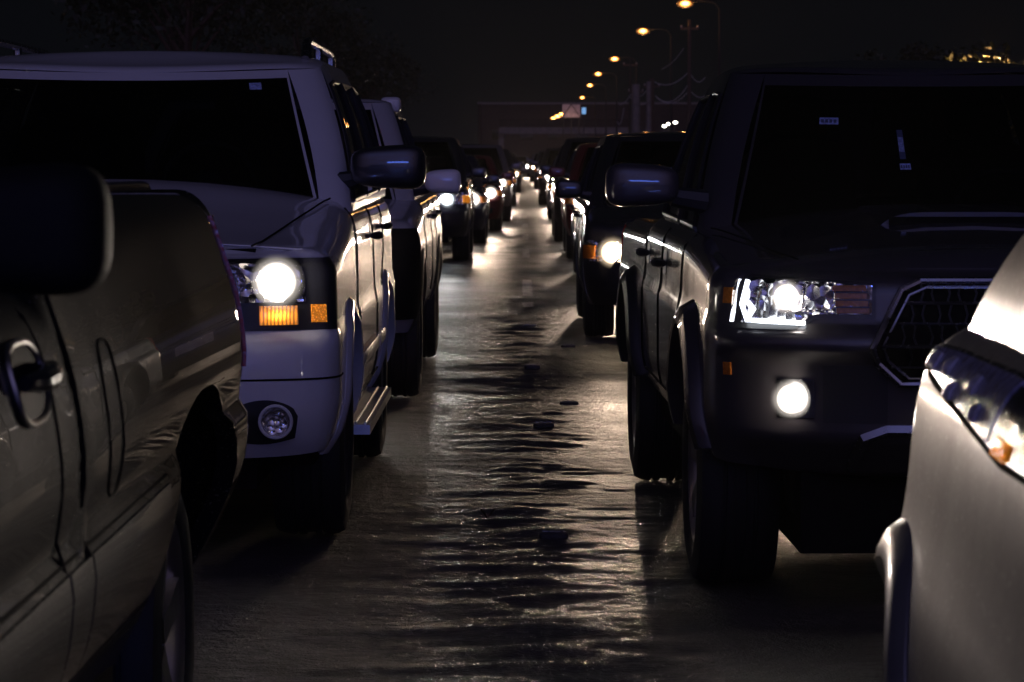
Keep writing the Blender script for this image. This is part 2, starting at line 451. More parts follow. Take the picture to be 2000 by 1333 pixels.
class Cabin:
    """Pillars and roof as one shell with real openings, panes set in them."""
    def __init__(s, yb0, yb1, wb, yr0, yr1, wr, zb, zr, crown=.05, rc=.13, bow=.12, bulge=.03, back=.04):
        s.__dict__.update(yb0=yb0, yb1=yb1, wb=wb, yr0=yr0, yr1=yr1, wr=wr, zb=zb, zr=zr, crown=crown, rc=rc, bow=bow, bulge=bulge, back=back)
    def loop(s, seg, a, top):
        y0, y1, w = (s.yr0, s.yr1, s.wr) if top else (s.yb0, s.yb1, s.wb); rc = s.rc*(1.1 if top else 1); bw = s.bow
        xf = w-rc
        if seg == 'front': x = a*xf; y = y0+bw*a*a
        elif seg == 'rear': x = a*xf; y = y1-s.back*a*a
        elif seg == 'side': x = w; y = (y0+bw+rc)+((y1-s.back-rc)-(y0+bw+rc))*a
        elif seg == 'cf':
            p0, p1, p2 = (xf, y0+bw), (w-rc*.15, y0+bw+rc*.15), (w, y0+bw+rc)
            x = (1-a)**2*p0[0]+2*a*(1-a)*p1[0]+a*a*p2[0]; y = (1-a)**2*p0[1]+2*a*(1-a)*p1[1]+a*a*p2[1]
        else:
            p0, p1, p2 = (w, y1-s.back-rc), (w-rc*.15, y1-s.back-rc*.15), (xf, y1-s.back)
            x = (1-a)**2*p0[0]+2*a*(1-a)*p1[0]+a*a*p2[0]; y = (1-a)**2*p0[1]+2*a*(1-a)*p1[1]+a*a*p2[1]
        return x, y
    def pt(s, seg, a, v, sg=1, off=0.):
        b = s.loop(seg, a, False); t = s.loop(seg, a, True)
        x = b[0]+(t[0]-b[0])*v; y = b[1]+(t[1]-b[1])*v
        z = interp(s.zb, b[1]); z = z+(interp(s.zr, t[1])-z)*v
        k = s.bulge*4*v*(1-v)+off
        if seg == 'front': y -= k
        elif seg == 'rear': y += k
        elif seg == 'side': x += k
        else: x += k*.7; y += k*.7*(-1 if seg == 'cf' else 1)
        return Vector((sg*x, y, z))
    def a_of_y(s, y, v=.4):
        lo, hi = s.pt('side', 0, v).y, s.pt('side', 1, v).y
        return (y-lo)/(hi-lo)
    def build(s, mat, parent, front=(.05, .93, .97), sides=(), rear=None, v_side=(.06, .88), glass_f=None, glass_s=None, name='cabin'):
        """front=(v0,v1,|a|), sides=[(a0,a1)], rear=(v0,v1,|a|)"""
        mb = MB()
        def shell(seg, alist, vlist, hole, sg=1):
            n = len(vlist)
            vs = [s.pt(seg, a, v, sg) for a in alist for v in vlist]; fs = []
            for i in range(len(alist)-1):
                for j in range(n-1):
                    am = (alist[i]+alist[i+1])/2; vm = (vlist[j]+vlist[j+1])/2
                    if any(h[0] < am < h[1] and h[2] < vm < h[3] for h in hole): continue
                    fs.append((i*n+j, (i+1)*n+j, (i+1)*n+j+1, i*n+j+1))
            mb.add(vs, fs)
        def lin(*ks): 
            o = []
            for a, b in zip(ks[:-1], ks[1:]):
                m = max(1, int(abs(b-a)/.12+.5)); o += [a+(b-a)*i/m for i in range(m)]
            return o+[ks[-1]]
        V = sorted(set(lin(0, v_side[0], v_side[1], 1)+lin(0, front[0], front[1], 1)+(lin(0, rear[0], rear[1], 1) if rear else [])))
        shell('front', lin(-1, -front[2], front[2], 1), V, [(-front[2], front[2], front[0], front[1])])
        shell('rear', lin(-1, -(rear[2] if rear else .9), (rear[2] if rear else .9), 1), V, [(-rear[2], rear[2], rear[0], rear[1])] if rear else [])
        ks = sorted({0., 1.} | {x for w in sides for x in w})
        for sg in (1, -1):
            shell('side', lin(*ks), V, [(w[0], w[1], *v_side) for w in sides], sg)
            shell('cf', [i/6 for i in range(7)], V, [], sg); shell('cr', [i/6 for i in range(7)], V, [], sg)
        # roof
        rim = [('front', -1+2*i/14, 1) for i in range(15)]+[('cf', i/6, 1) for i in range(1, 7)]+[('side', i/16, 1) for i in range(1, 17)]+[('cr', i/6, 1) for i in range(1, 7)]
        rim += [('rear', 1-2*i/14, 1) for i in range(1, 15)]+[('cr', 1-i/6, -1) for i in range(1, 7)]+[('side', 1-i/16, -1) for i in range(1, 17)]+[('cf', 1-i/6, -1) for i in range(1, 6)]
        E = [s.pt(seg, a, 1, sg) for seg, a, sg in rim]; n = len(E); vs = []
        T = (0, .02, .05, .1, .18, .3, .5, .75, 1)
        for t in T:
            for e in E:
                yc = min(max(e.y, s.yr0+.5), s.yr1-.5)
                X_, Y_ = e.x*(1-t), e.y+(yc-e.y)*t; v_ = (2*Y_-s.yr0-s.yr1)/(s.yr1-s.yr0)
                eb = 1-(1-min(1, t/.12))**2
                vs.append((X_, Y_, e.z+(interp(s.zr, Y_)-e.z)*t+s.crown*(.35*eb+.65*max(0, 1-(X_/s.wr)**2)*max(0, 1-v_**4))))
        mb.add(vs, [(j*n+k, j*n+(k+1) % n, (j+1)*n+(k+1) % n, (j+1)*n+k) for j in range(len(T)-1) for k in range(n)])
        o = mb.build(name, mat, parent, True, 45, weld=True)
        def pane(nm, seg, a0, a1, v0, v1, sg, mat):
            p = MB(); p.grid(lambda i, j: s.pt(seg, a0+(a1-a0)*i, v0+(v1-v0)*j, sg, -.004), 14, 6)
            q = [Vector(p.v[i]) for i in p.f[len(p.f)//2]]
            if (q[1]-q[0]).cross(q[3]-q[0]).dot(q[0]-Vector((0, (s.yb0+s.yb1)/2, q[0].z-.1))) < 0: p.f = [tuple(reversed(x)) for x in p.f]
            return p.build(nm, mat, parent, True, None)
        gf = glass_f or M['glass']; gs = glass_s or M['glass']
        s.windscreen = pane('windscreen', 'front', -front[2], front[2], front[0], front[1], 1, gf)
        for sg in (1, -1):
            for w in sides: pane('side_window', 'side', w[0], w[1], v_side[0], v_side[1], sg, gs)
        if rear: pane('rear_window', 'rear', -rear[2], rear[2], rear[0], rear[1], 1, gs)
        # rubber seals round the side openings and windscreen
        for sg in (1, -1):
            for w in sides:
                q = [(w[0], v_side[0]), (w[1], v_side[0]), (w[1], v_side[1]), (w[0], v_side[1]), (w[0], v_side[0])]
                path = []; tr = MB()
                for (a, b), (c, d) in zip(q[:-1], q[1:]): path += [s.pt('side', a+(c-a)*i/8, b+(d-b)*i/8, sg, .002) for i in range(8)]
                tr.tube(path+[path[0]], .010, 6); tr.build('window_trim', M['trim'], parent)
        return o

def wheel(parent, x, y, r, w, sg, spokes=5, rim_r=.62, mat=None):
    """wheel part = rim, with the tyre as its sub-part; outer face towards sg"""
    mb = MB(); rr = r*rim_r; h = w/2
    prof = [(0.02, h-.05), (.05, h-.045), (.065, h-.055), (.075, h-.075), (rr*.86, h-.075), (rr*.93, h-.03), (rr, h-.012), (rr+.012, h-.006), (rr+.012, h-.02), (rr*.97, -h+.02), (.02, -h+.02)]
    mb.lathe_x([(a, sg*b) for a, b in prof], 40)
    for k in range(spokes):
        a = 2*PI*k/spokes+.3
        ca, sa = math.cos(a), math.sin(a); vs = []
        for rad, hw, xo in ((.045, .035, h-.028), (rr*.5, .030, h-.022), (rr*.92, .045, h-.014)):
            for t, dx in ((-1, 0), (1, 0), (1, -.05), (-1, -.05)):
                vs.append((sg*(xo+dx), ca*rad-sa*hw*t, sa*rad+ca*hw*t))
        mb.add(vs, [(i*4+j, i*4+(j+1) % 4, (i+1)*4+(j+1) % 4, (i+1)*4+j) for i in range(2) for j in range(4)])
    o = mb.build('wheel', mat or M['alloy'], parent, True, 30); o.location = (x, y, r)
    t = MB()
    tp = [(rr+.004, h-.02), (rr+.012, h-.005), (rr+.03, h+.004), (rr+(r-rr)*.5, h+.010), (r*.955, h-.004), (r*.985, h-.025), (r, h-.055), (r*1.0, h*.45), (r-.009, h*.43), (r-.009, h*.36), (r, h*.34),
          (r, .02), (r-.009, .018), (r-.009, -.018), (r, -.02), (r, -h*.34), (r-.009, -h*.36), (r-.009, -h*.43), (r, -h*.45), (r, -h+.055), (r*.985, -h+.025), (r*.955, -h), (rr, -h+.01)]
    t.lathe_x([(a, sg*b) for a, b in tp], 56)
    ty = t.build('tyre', M['rubber'], o, True, 40)
    return o

BEAM = []; PW = .06
def beam(parent, p, power, col=(1, .92, .84), size=75, tilt=1.3, rad=.05, toe=0.):
    l = bpy.data.lights.new('headlight_beam', 'SPOT'); l.energy = power*PW*(1 if power in (14, 1000.5, 3000) else 9); l.color = col
    l.spot_size = R(size); l.spot_blend = .9; l.shadow_soft_size = rad
    o = bpy.data.objects.new('headlight_beam', l); link(o); o.parent = parent
    o.location = p; o.rotation_euler = (R(90-tilt), 0, PI+toe)   # -z axis of the lamp turned to -y
    BEAM.append(o); return o

def mirror(parent, c, r, sg, mat, y_arm=.0, e=.55, mglass=True):
    mb = MB()
    def fn(p):   # housing: rounded towards -y, flat behind, taller at the outer end
        if p.y > 0: p.y *= .35
        p.z *= 1+.12*(sg*p.x/r[0])
        return p
    mb.blob(c, r, e, 28, 16, fn)
    o = mb.build('door_mirror', mat, parent, True, None)
    a = MB(); a.tube([(c[0]-sg*r[0]*.8, c[1], c[2]-r[2]*.55), (c[0]-sg*(r[0]+.10), c[1]+.02, c[2]-r[2]*.8)], [.035, .045], 8)
    a.build('mirror_arm', M['trim'], o)
    if mglass:
        gmb = MB(); gmb.grid(lambda i, j: (c[0]+r[0]*.82*(2*i-1), c[1]+r[1]*.36, c[2]+r[2]*.8*(2*j-1)), 4, 3)
        gmb.build('mirror_glass', M['mirrorglass'], o)
    return o
def handle(parent, B, u, z, mat=None, ln=.20):
    """door pull: grip standing off the wall on two feet over a dark cup"""
    sg = 1 if u > 0 else -1
    cup = B.patch(u-.075, u+.075, z-.045, z+.045, .002, .01, 6, 4).build('handle_cup', M['trim'], parent)
    mb = MB(); K = 10
    pts = [B.S(u-ln/2+ln*i/K, z, .012+.030*math.sin(PI*min(1, max(0, i/K)))**.5) for i in range(K+1)]
    mb.tube(pts, [.012]+[.017]*(K-1)+[.012], 8)
    o = mb.build('door_handle', mat or M['chrome'], parent); cup.parent = o
    return o

def underbody(parent, B, ztop, zlow=.26):
    mb = MB(); W = B.W
    mb.box(-(W-.30), W-.30, .25, B.L-.22, zlow, ztop)
    for (y0, y1) in zip([B.rf]+[w+B.arch+.02 for w in B.wheels], [w-B.arch-.02 for w in B.wheels]+[B.L-B.rr]):
        if y1-y0 > .1: mb.box(-(W-.10), W-.10, y0, y1, .34, ztop-.03)
    return mb.build('underbody', M['under'], parent, False)
def seats(parent, yf, z0, rows=(0, .95), xs=(-.38, .38), wheelx=None, dash=None, W=.7):
    for dy in rows:
        for x in xs:
            mb = MB(); mb.blob((x, yf+dy, z0), (.25, .26, .09), .5, 16, 8)
            mb.blob((x, yf+dy+.28, z0+.33), (.24, .08, .34), .5, 16, 10)
            mb.blob((x, yf+dy+.31, z0+.75), (.13, .05, .09), .6, 14, 8)
            mb.build('seat', M['cloth'], parent, True, None)
    if dash:
        mb = MB(); mb.blob(dash, (W, .28, .10), .45, 24, 10); mb.build('dashboard', M['dash'], parent, True, None)
    if wheelx is not None:
        c = Vector(wheelx); mb = MB(); t = R(25)
        ring = [c+Vector((.19*math.cos(a), .19*math.sin(a)*math.sin(t), .19*math.sin(a)*math.cos(t))) for a in [2*PI*k/32 for k in range(33)]]
        mb.tube(ring, .017, 8)
        for a in (0, PI, -PI/2): mb.tube([c, c+Vector((.18*math.cos(a), .18*math.sin(a)*math.sin(t), .18*math.sin(a)*math.cos(t)))], .02, 6)
        mb.blob(c, (.07, .03, .06), .7, 12, 8)
        mb.build('steering_wheel', M['dash'], parent, True, None)

# ================================================================== the white SUV
def make_suv():
    t = thing('suv', 'big white SUV with roof rails, lit headlamp and glowing amber turn signal', 'suv', (-1.65, 10.45, 0))
    B = Body(1.0, 5.1, rf=.34, nf=3.0, rr=.24, nr=3.5, zmin=.40,
             side=[(.35, .09), (.45, .03), (.60, .0), (.80, .0), (.86, .012), (1.1, .02), (1.3, .06)],
             front=[(.36, .10), (.45, .035), (.56, .0), (.66, -.005), (.74, .0), (.80, .02), (.83, .06), (1.0, .075), (1.12, .10)],
             rear=[(.36, .1), (.5, 0), (.7, 0), (.75, .05), (1.3, .06)],
             ztop=[(0, 1.10), (.25, 1.12), (.6, 1.15), (1.2, 1.22), (1.7, 1.275), (5.1, 1.28)],
             zc=[(0, 1.12), (.35, 1.16), (1.0, 1.25), (1.75, 1.36), (2.2, 1.30), (5.1, 1.28)], rs=.10,
             zbase=[(0, .38), (.45, .42), (.5, .36), (4.6, .36), (4.7, .46), (5.1, .46)], wheels=(1.05, 4.0), arch=.46, archz=.40, wheel_r=.39)
    B.build(M['white'], t); underbody(t, B, 1.12)
    C = Cabin(1.52, 5.02, .955, 2.32, 4.86, .775, [(1.5, 1.22), (5.1, 1.25)], [(2.3, 1.80), (2.9, 1.865), (4.3, 1.865), (4.9, 1.82)], .055, .12, .16, .035)
    a = C.a_of_y
    C.build(M['white'], t, (.05, .94, .985), [(.035, a(3.02)), (a(3.14), a(3.98)), (a(4.10), a(4.72))], (.2, .9, .9), (.07, .86), M['clearglass'], M['glass'])
    for sg in (1, -1):
        for wy in (1.05, 4.0):
            wheel(t, sg*.845, wy, .39, .26, sg)
            B.arch_trim(wy, sg, .05, .022).build('wheel_arch_flare', M['white'], t)
        # headlamp unit
        u0, u1 = B.ux(.42), B.uy(.30)
        h = B.patch(sg*u0, sg*u1, .835, lambda q: 1.085+.005*q, .004, .05, 24, 8).build('headlight', M['trim'], t)
        um = B.ux(.92)
        B.patch(sg*(u0+.01), sg*um, .935, 1.078, .010, .02, 16, 8).build('reflector_bowl', M['reflector'], h)
        uL = B.ux(.80)
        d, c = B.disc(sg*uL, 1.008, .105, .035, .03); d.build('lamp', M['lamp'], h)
        d2, c2 = B.disc(sg*B.ux(.63), 1.008, .060, .022, -.03); d2.build('high_beam_reflector', M['ridged'], h)
        B.patch(sg*B.ux(.74), sg*(B.ux(.885)), .855, .922, .012, .02, 14, 6, bulge=.006).build('turn_signal', M['amberlit'], h)
        B.patch(sg*(B.ux(.94)), sg*(B.ux(.94)+.055), .862, .925, .012, .02, 8, 6).build('side_marker', M['ambermark'], h)
        B.patch(sg*(u0-.01), sg*(u1-.01), 1.072, 1.092, .03, .04, 20, 3).build('headlight_cover', M['clearlens'], h)
        beam(t, c+Vector((0, -.06, 0)), 1000.5, (1, .85, .75), 46, -3, .07)
        # fog lamp in its scoop
        B.patch(sg*B.ux(.62), sg*B.ux(.86), lambda q: .455-.02*math.sin(PI*q), lambda q: .535+.06*math.sin(PI*q)**.5, .004, .02, 14, 6).build('fog_lamp_recess', M['trim'], t)
        d3, c3 = B.disc(sg*B.ux(.78), .52, .052, .028, -.03); f = d3.build('fog_lamp', M['reflector'], t)
        rg = MB(); rg.tube([c3+Vector((.056*math.cos(q), -.012, .056*math.sin(q))) for q in [2*PI*k/28 for k in range(29)]], .006, 6); rg.build('fog_lamp_ring', M['white'], f)
        # doors: shut lines, pulls
        y = lambda v: sg*B.uy(v)
        B.line([(y(1.60), .50), (y(1.62), .9), (y(1.72), 1.24)], .005).build('door_gap', M['gap'], t)
        B.line([(y(2.98), .46), (y(3.0), 1.24)], .005).build('door_gap', M['gap'], t)
        B.line([(y(3.62), .85), (y(3.9), 1.0), (y(4.0), 1.24)], .005).build('door_gap', M['gap'], t)
        B.line([(y(1.6), .47), (y(3.55), .47)], .005).build('sill_gap', M['gap'], t)
        B.patch(y(1.62), y(2.94), .60, .66, .014, .02, 20, 4, bulge=.006).build('door_moulding', M['white'], t)
        B.patch(y(3.02), y(3.54), .60, .66, .014, .02, 20, 4, bulge=.006).build('door_moulding', M['white'], t)
        B.patch(y(1.50), y(1.585), .74, .765, .004, .01, 6, 2).build('model_badge', M['trim'], t)
        handle(t, B, y(2.82), 1.10, M['trim']); handle(t, B, y(3.78), 1.12, M['trim'])
        # bonnet shut line and running board
        ln = MB(); pts = []
        for k in range(14):
            q = k/13; yy = .10+1.5*q; xx = .70+.18*q**1.3
            zt = B.ztop(B.uy(max(yy, .34))); zz = zt+(sinterp(B.zc_t, yy)-zt)*(1-(xx/.9)**2)*.9+.006
            pts.append((sg*xx, yy, zz))
        ln.tube(pts, .004, 5); ln.build('bonnet_gap', M['gap'], t)
        rb = MB(); rb.box(sg*.86, sg*1.04, 1.55, 3.5, .335, .375); 
        for q in (.93, .98, 1.02): rb.tube([(sg*q, 1.58, .379), (sg*q, 3.47, .379)], .006, 5)
        rb.build('running_board', M['alloy'], t, False)
        # roof rail
        rr = MB(); rx = lambda yy: sg*(.70)
        rr.tube([(rx(0), 2.75, 1.875), (rx(0), 2.83, 1.945), (rx(0), 2.95, 1.96), (rx(0), 4.4, 1.955), (rx(0), 4.6, 1.93), (rx(0), 4.66, 1.87)], .018, 8)
        for q in (2.86, 3.6, 4.5): rr.tube([(rx(0), q, 1.87), (rx(0), q, 1.95)], .02, 6)
        rr.build('roof_rail', M['darkchrome'], t)
        mirror(t, (sg*1.10, 1.92, 1.405), (.155, .11, .088), sg, M['black'], e=.5)
        B.patch(sg*B.uxr(.97), sg*B.uxr(.72), .85, 1.22, .006, .03, 10, 8).build('tail_lamp', M['redlens'], t)
    B.patch(-B.ux(.42), B.ux(.42), .86, 1.07, .006, .04, 20, 8).build('grille', M['trim'], t)
    gr = t.children[-1]
    for k in range(4):
        z = .885+.055*k
        B.line([(-B.ux(.40), z), (B.ux(.40), z)], .012, .008).build('grille_bar', M['chrome'], gr)
    B.line([(-B.uy(.4), .665), (B.uy(.4), .665)], .004).build('bumper_gap', M['gap'], t)
    B.patch(-B.ux(.17), B.ux(.17), .52, .68, .012, .02, 6, 4).build('number_plate', M['plate'], t)
    wp = MB(); wp.tube([C.pt('front', -.9, .03, 1, .012), C.pt('front', -.3, .09, 1, .015), C.pt('front', 0.1, .10, 1, .015)], .008, 6); wp.build('wiper', M['trim'], t)
    wp = MB(); wp.tube([C.pt('front', -.1, .02, 1, .012), C.pt('front', .4, .07, 1, .015), C.pt('front', .85, .09, 1, .015)], .008, 6); wp.build('wiper', M['trim'], t)
    st = MB(); st.grid(lambda i, j: C.pt('front', .745+.075*i, .86+.05*j, 1, .003), 3, 2); st.build('windscreen_sticker', M['sticker'], t)
    seats(t, 2.75, .95, (0, 1.0), (-.4, .4), (.33, 2.22, 1.33), (0, 1.98, 1.20), .78)
    return t, B, C

# ================================================================== the dark grey pickup on the right
def make_pickup_dark():
    t = thing('pickup_truck', 'dark grey pickup truck with bonnet scoop, hexagonal grille and lit fog lamp', 'pickup truck', (1.53, 9.25, 0), .024)
    B = Body(.94, 5.35, rf=.46, nf=2.5, rr=.16, nr=4, zmin=.46,
             side=[(.4, .08), (.5, .03), (.66, 0), (.90, .0), (.95, .012), (1.1, .022), (1.25, .06)],
             front=[(.44, .16), (.52, .08), (.58, .03), (.66, .03), (.80, .02), (.86, -.02), (.90, .0), (.925, .05), (1.06, .075), (1.15, .14)],
             rear=[(.4, .05), (.6, 0), (1.2, .0)],
             ztop=[(0, 1.085), (.35, 1.10), (.9, 1.14), (1.6, 1.18), (3.4, 1.20), (3.6, 1.16), (5.35, 1.15)],
             zc=[(0, 1.11), (.4, 1.17), (1.0, 1.235), (1.7, 1.275), (2.2, 1.22), (3.5, 1.18), (5.35, 1.13)], rs=.07,
             zbase=[(0, .44), (.5, .50), (4.6, .50), (5.35, .55)], wheels=(.95, 4.2), arch=.47, archz=.42, wheel_r=.39)
    B.build(M['graphite'], t); underbody(t, B, 1.06, .19)
    C = Cabin(1.42, 3.52, .86, 2.22, 3.42, .66, [(1.4, 1.12), (3.6, 1.15)], [(2.2, 1.755), (2.7, 1.785), (3.5, 1.76)], .045, .11, .15, .03)
    a = C.a_of_y
    C.build(M['graphite'], t, (.05, .93, .985), [(.03, a(2.55)), (a(2.66), a(3.36))], (.2, .85, .9), (.10, .86), M['clearglass'], M['glass'])
    for sg in (1, -1):
        for wy in (.95, 4.2):
            wheel(t, sg*.80, wy, .39, .26, sg, 6)
            B.arch_trim(wy, sg, .075, .05).build('wheel_arch_flare', M['trim'] if wy > 2 else M['graphite'], t)
        y = lambda v: sg*B.uy(v)
        # headlamp: wedge outline, housing with reflector, projector, light strip, amber cells
        u0, u1 = B.ux(.44), B.ux(.865); lw = lambda q: .935+.012*(1-q)+(.022 if q < .35 else .0)
        top = lambda q: 1.058+.024*q
        h = B.patch(sg*u0, sg*u1, lambda q: .945 if q < .42 else .945-.035*min(1, (q-.42)/.1), lambda q: 1.058+.022*q, .006, .06, 30, 8).build('headlight', M['trim'], t)
        B.patch(sg*(u0+.012), sg*(u1-.012), lambda q: .958 if q < .42 else .958-.03*min(1, (q-.42)/.1), lambda q: 1.048+.022*q, .011, .02, 30, 8).build('reflector_bowl', M['reflector'], h)
        uP = B.ux(.715)
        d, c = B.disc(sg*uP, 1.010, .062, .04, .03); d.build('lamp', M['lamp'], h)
        B.line([(sg*(u1-.018), 1.06), (sg*(u1-.012), .985), (sg*(u1-.04), .935), (sg*(u1-.25), .930)], .008, .02).build('light_strip', M['led'], h)
        am = MB()
        for k in range(4):
            z = .962+.023*k; B.patch(sg*(u0+.02+.004*k), sg*(u0+.125+.004*k), z, z+.017, .017, .012, 6, 2, am)
        am.build('turn_signal', M['amber'], h)
        for k in range(3):
            B.line([(sg*(u0+.02), .981+.023*k), (sg*(u0+.13), .981+.023*k)], .003, .020).build('lens_rib', M['chrome'], h)
        B.patch(sg*(u0+.13), sg*(u0+.24), .965, 1.058, .014, .015, 8, 5, bulge=-.01).build('high_beam_reflector', M['ridged'], h)
        B.patch(sg*(u1+.04), sg*(u1+.075), .985, 1.035, .006, .02, 5, 5).build('side_marker', M['amber'], t)
        B.patch(sg*u0, sg*u1, lambda q: .93, lambda q: 1.058+.022*q, .05, .02, 24, 6).build('headlight_cover', M['clearlens'], h)
        beam(t, c+Vector((0, -.07, 0)), 3000, (1, .86, .75), 54, -4, .06)
        # fog lamp with bright surround
        q0, q1 = B.ux(.625), B.ux(.74)
        f = B.patch(sg*q0, sg*q1, .635, .755, .006, .03, 8, 6).build('fog_lamp', M['chrome'], t)
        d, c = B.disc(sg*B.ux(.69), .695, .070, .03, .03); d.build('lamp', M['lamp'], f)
        beam(t, c+Vector((0, -.06, 0)), 14, (1, .90, .80), 80, 4, .05)
        # bumper dark recess band and lower valance
        B.patch(sg*B.ux(.40), sg*B.ux(.60), .62, .80, .004, .02, 10, 6).build('bumper_inset', M['trim'], t)
        B.line([(sg*B.ux(.52), .47), (sg*B.ux(.47), .575), (sg*B.ux(.40), .60), (0.0001*sg, .60)], .020, .010).build('skid_bar', M['darkchrome'], t)
        B.patch(sg*B.ux(.875), sg*(B.ux(.875)+.03), .76, .80, .006, .01, 4, 4).build('bumper_reflector', M['amber'], t)
        for yy in (1.50, 2.50, 3.46): B.line([(y(yy), .56), (y(yy+.03), 1.17)], .005).build('door_gap', M['gap'], t)
        B.line([(y(1.5), .56), (y(3.46), .56)], .004).build('sill_gap', M['gap'], t)
        handle(t, B, y(2.36), 1.04, M['black']); handle(t, B, y(3.32), 1.05, M['black'])
        mirror(t, (sg*1.05, 1.78, 1.345), (.135, .10, .078), sg, M['graphite'], e=.55)
        ln = MB(); pts = []
        for k in range(14):
            q = k/13; yy = .20+1.3*q; xx = .66+.16*q
            zt = B.ztop(B.uy(max(yy, .46))); zz = zt+(sinterp(B.zc_t, yy)-zt)*(1-(xx/.88)**2)*.95+.005
            pts.append((sg*xx, yy, zz))
        ln.tube(pts, .003, 5); ln.build('bonnet_gap', M['gap'], t)
        B.patch(sg*B.uxr(.93), sg*B.uxr(.78), .80, 1.12, .006, .03, 6, 8).build('tail_lamp', M['redlens'], t)
    sp = MB(); sp.blob((0, .52, .41), (.66, .22, .17), .35, 28, 12); sp.build('dark_gap_filler', M['matt'], t, True, 40)  # matt black body added under the bumper to hide the lit road
    ax = MB(); ax.tube([(-.7, .95, .38), (-.2, .95, .34), (.2, .95, .34), (.7, .95, .38)], .06, 10); ax.blob((.1, .95, .34), (.14, .14, .13), .8, 14, 8); ax.build('front_axle', M['under'], t)
    # hexagonal grille
    X = lambda x: math.copysign(B.ux(abs(x)), x)
    hexa = [(-.30, 1.062), (.30, 1.062), (.36, 1.035), (.445, .86), (.43, .81), (.36, .745), (-.36, .745), (-.43, .81), (-.445, .86), (-.36, 1.035), (-.30, 1.062)]
    def hw(z): return interp([(.745, .36), (.81, .43), (.86, .445), (1.035, .36), (1.062, .30)], z)
    gb = MB(); ng = 24
    gb.grid(lambda i, j: B.S(X(hw(.745+.317*j)*(2*i-1)), .745+.317*j, .045 if .0 else .012), 24, 14)
    gr = gb.build('grille', M['gap'], t)
    B.line([(X(a), b) for a, b in hexa], .012, .022, n=8).build('grille_frame', M['darkchrome'], gr)
    B.line([(X(a*.93), .9035+(b-.9035)*.88) for a, b in hexa], .006, .02, n=6).build('grille_inner_frame', M['darkchrome'], gr)
    for k, z in enumerate((.80, .865, .93, .995)):
        w = hw(z)*.93
        B.line([(X(-w), z), (X(w), z)], .006, .020).build('grille_bar', M['darkchrome'], gr)
        cells = MB(); n = int(w*2/.042)
        for i in range(n+1):
            x = -w+.012+i*.042
            if abs(x) < w-.02: B.line([(X(x), z+.004), (X(x+.008*(1 if i % 2 else -1)), z+.030), (X(x), z+.060)], .0035, .016, cells, 5)
        cells.build('grille_mesh', M['trim'], gr)
    B.patch(-X(.34), X(.34), 1.075, 1.10, .012, .03, 20, 3).build('bonnet_lip', M['graphite'], t)
    # bonnet scoop
    sc = MB()
    def scoop(i, j):
        x = (2*i-1)*.33; yy = .92+.62*j; e = (1-abs(2*i-1)**6)
        base = 1.19+.09*j-.01
        return Vector((x*(1-.12*j), yy, base+(.075*(1-j)**.8+.006)*e*(1 if j > 0 else 1)))
    sc.grid(scoop, 24, 8)
    sc.grid(lambda i, j: Vector(((2*i-1)*.33, .92-.02*(1-j)*0+.002, 1.15+(scoop(i, 0).z-1.15)*j)), 24, 2)
    s_ = sc.build('bonnet_scoop', M['graphite'], t)
    mo = MB(); mo.grid(lambda i, j: Vector(((2*i-1)*.27, .915, 1.195+.05*j)), 2, 2); mo.build('scoop_mouth', M['gap'], s_)
    for (a0, v0, da, dv, mat) in ((-.62, .70, .115, .04, 'sticker'), (-.16, .50, .035, .17, 'stickerdark'), (-.165, .44, .06, .035, 'sticker')):
        st = MB(); st.grid(lambda i, j: C.pt('front', a0+da*i, v0+dv*j, 1, .003), 4, 3); o = st.build('windscreen_sticker', M[mat], t)
        pr = MB()
        for k in range(4):
            pr.grid(lambda i, j: C.pt('front', a0+da*(.08+.22*k+.15*i), v0+dv*(.25+.5*j), 1, .0045), 1, 1)
        pr.build('sticker_print', M['stickerdark' if mat == 'sticker' else 'sticker'], o)
    for a0, a1, a2 in ((-.9, -.35, .05), (-.05, .4, .85)):
        wp = MB(); wp.tube([C.pt('front', a0, .03, 1, .012), C.pt('front', a1, .08, 1, .015), C.pt('front', a2, .09, 1, .015)], .008, 6); wp.build('wiper', M['trim'], t)
    seats(t, 2.55, .85, (0,), (-.36, .36), (.33, 2.05, 1.22), (0, 1.88, 1.10), .7)
    return t, B, C

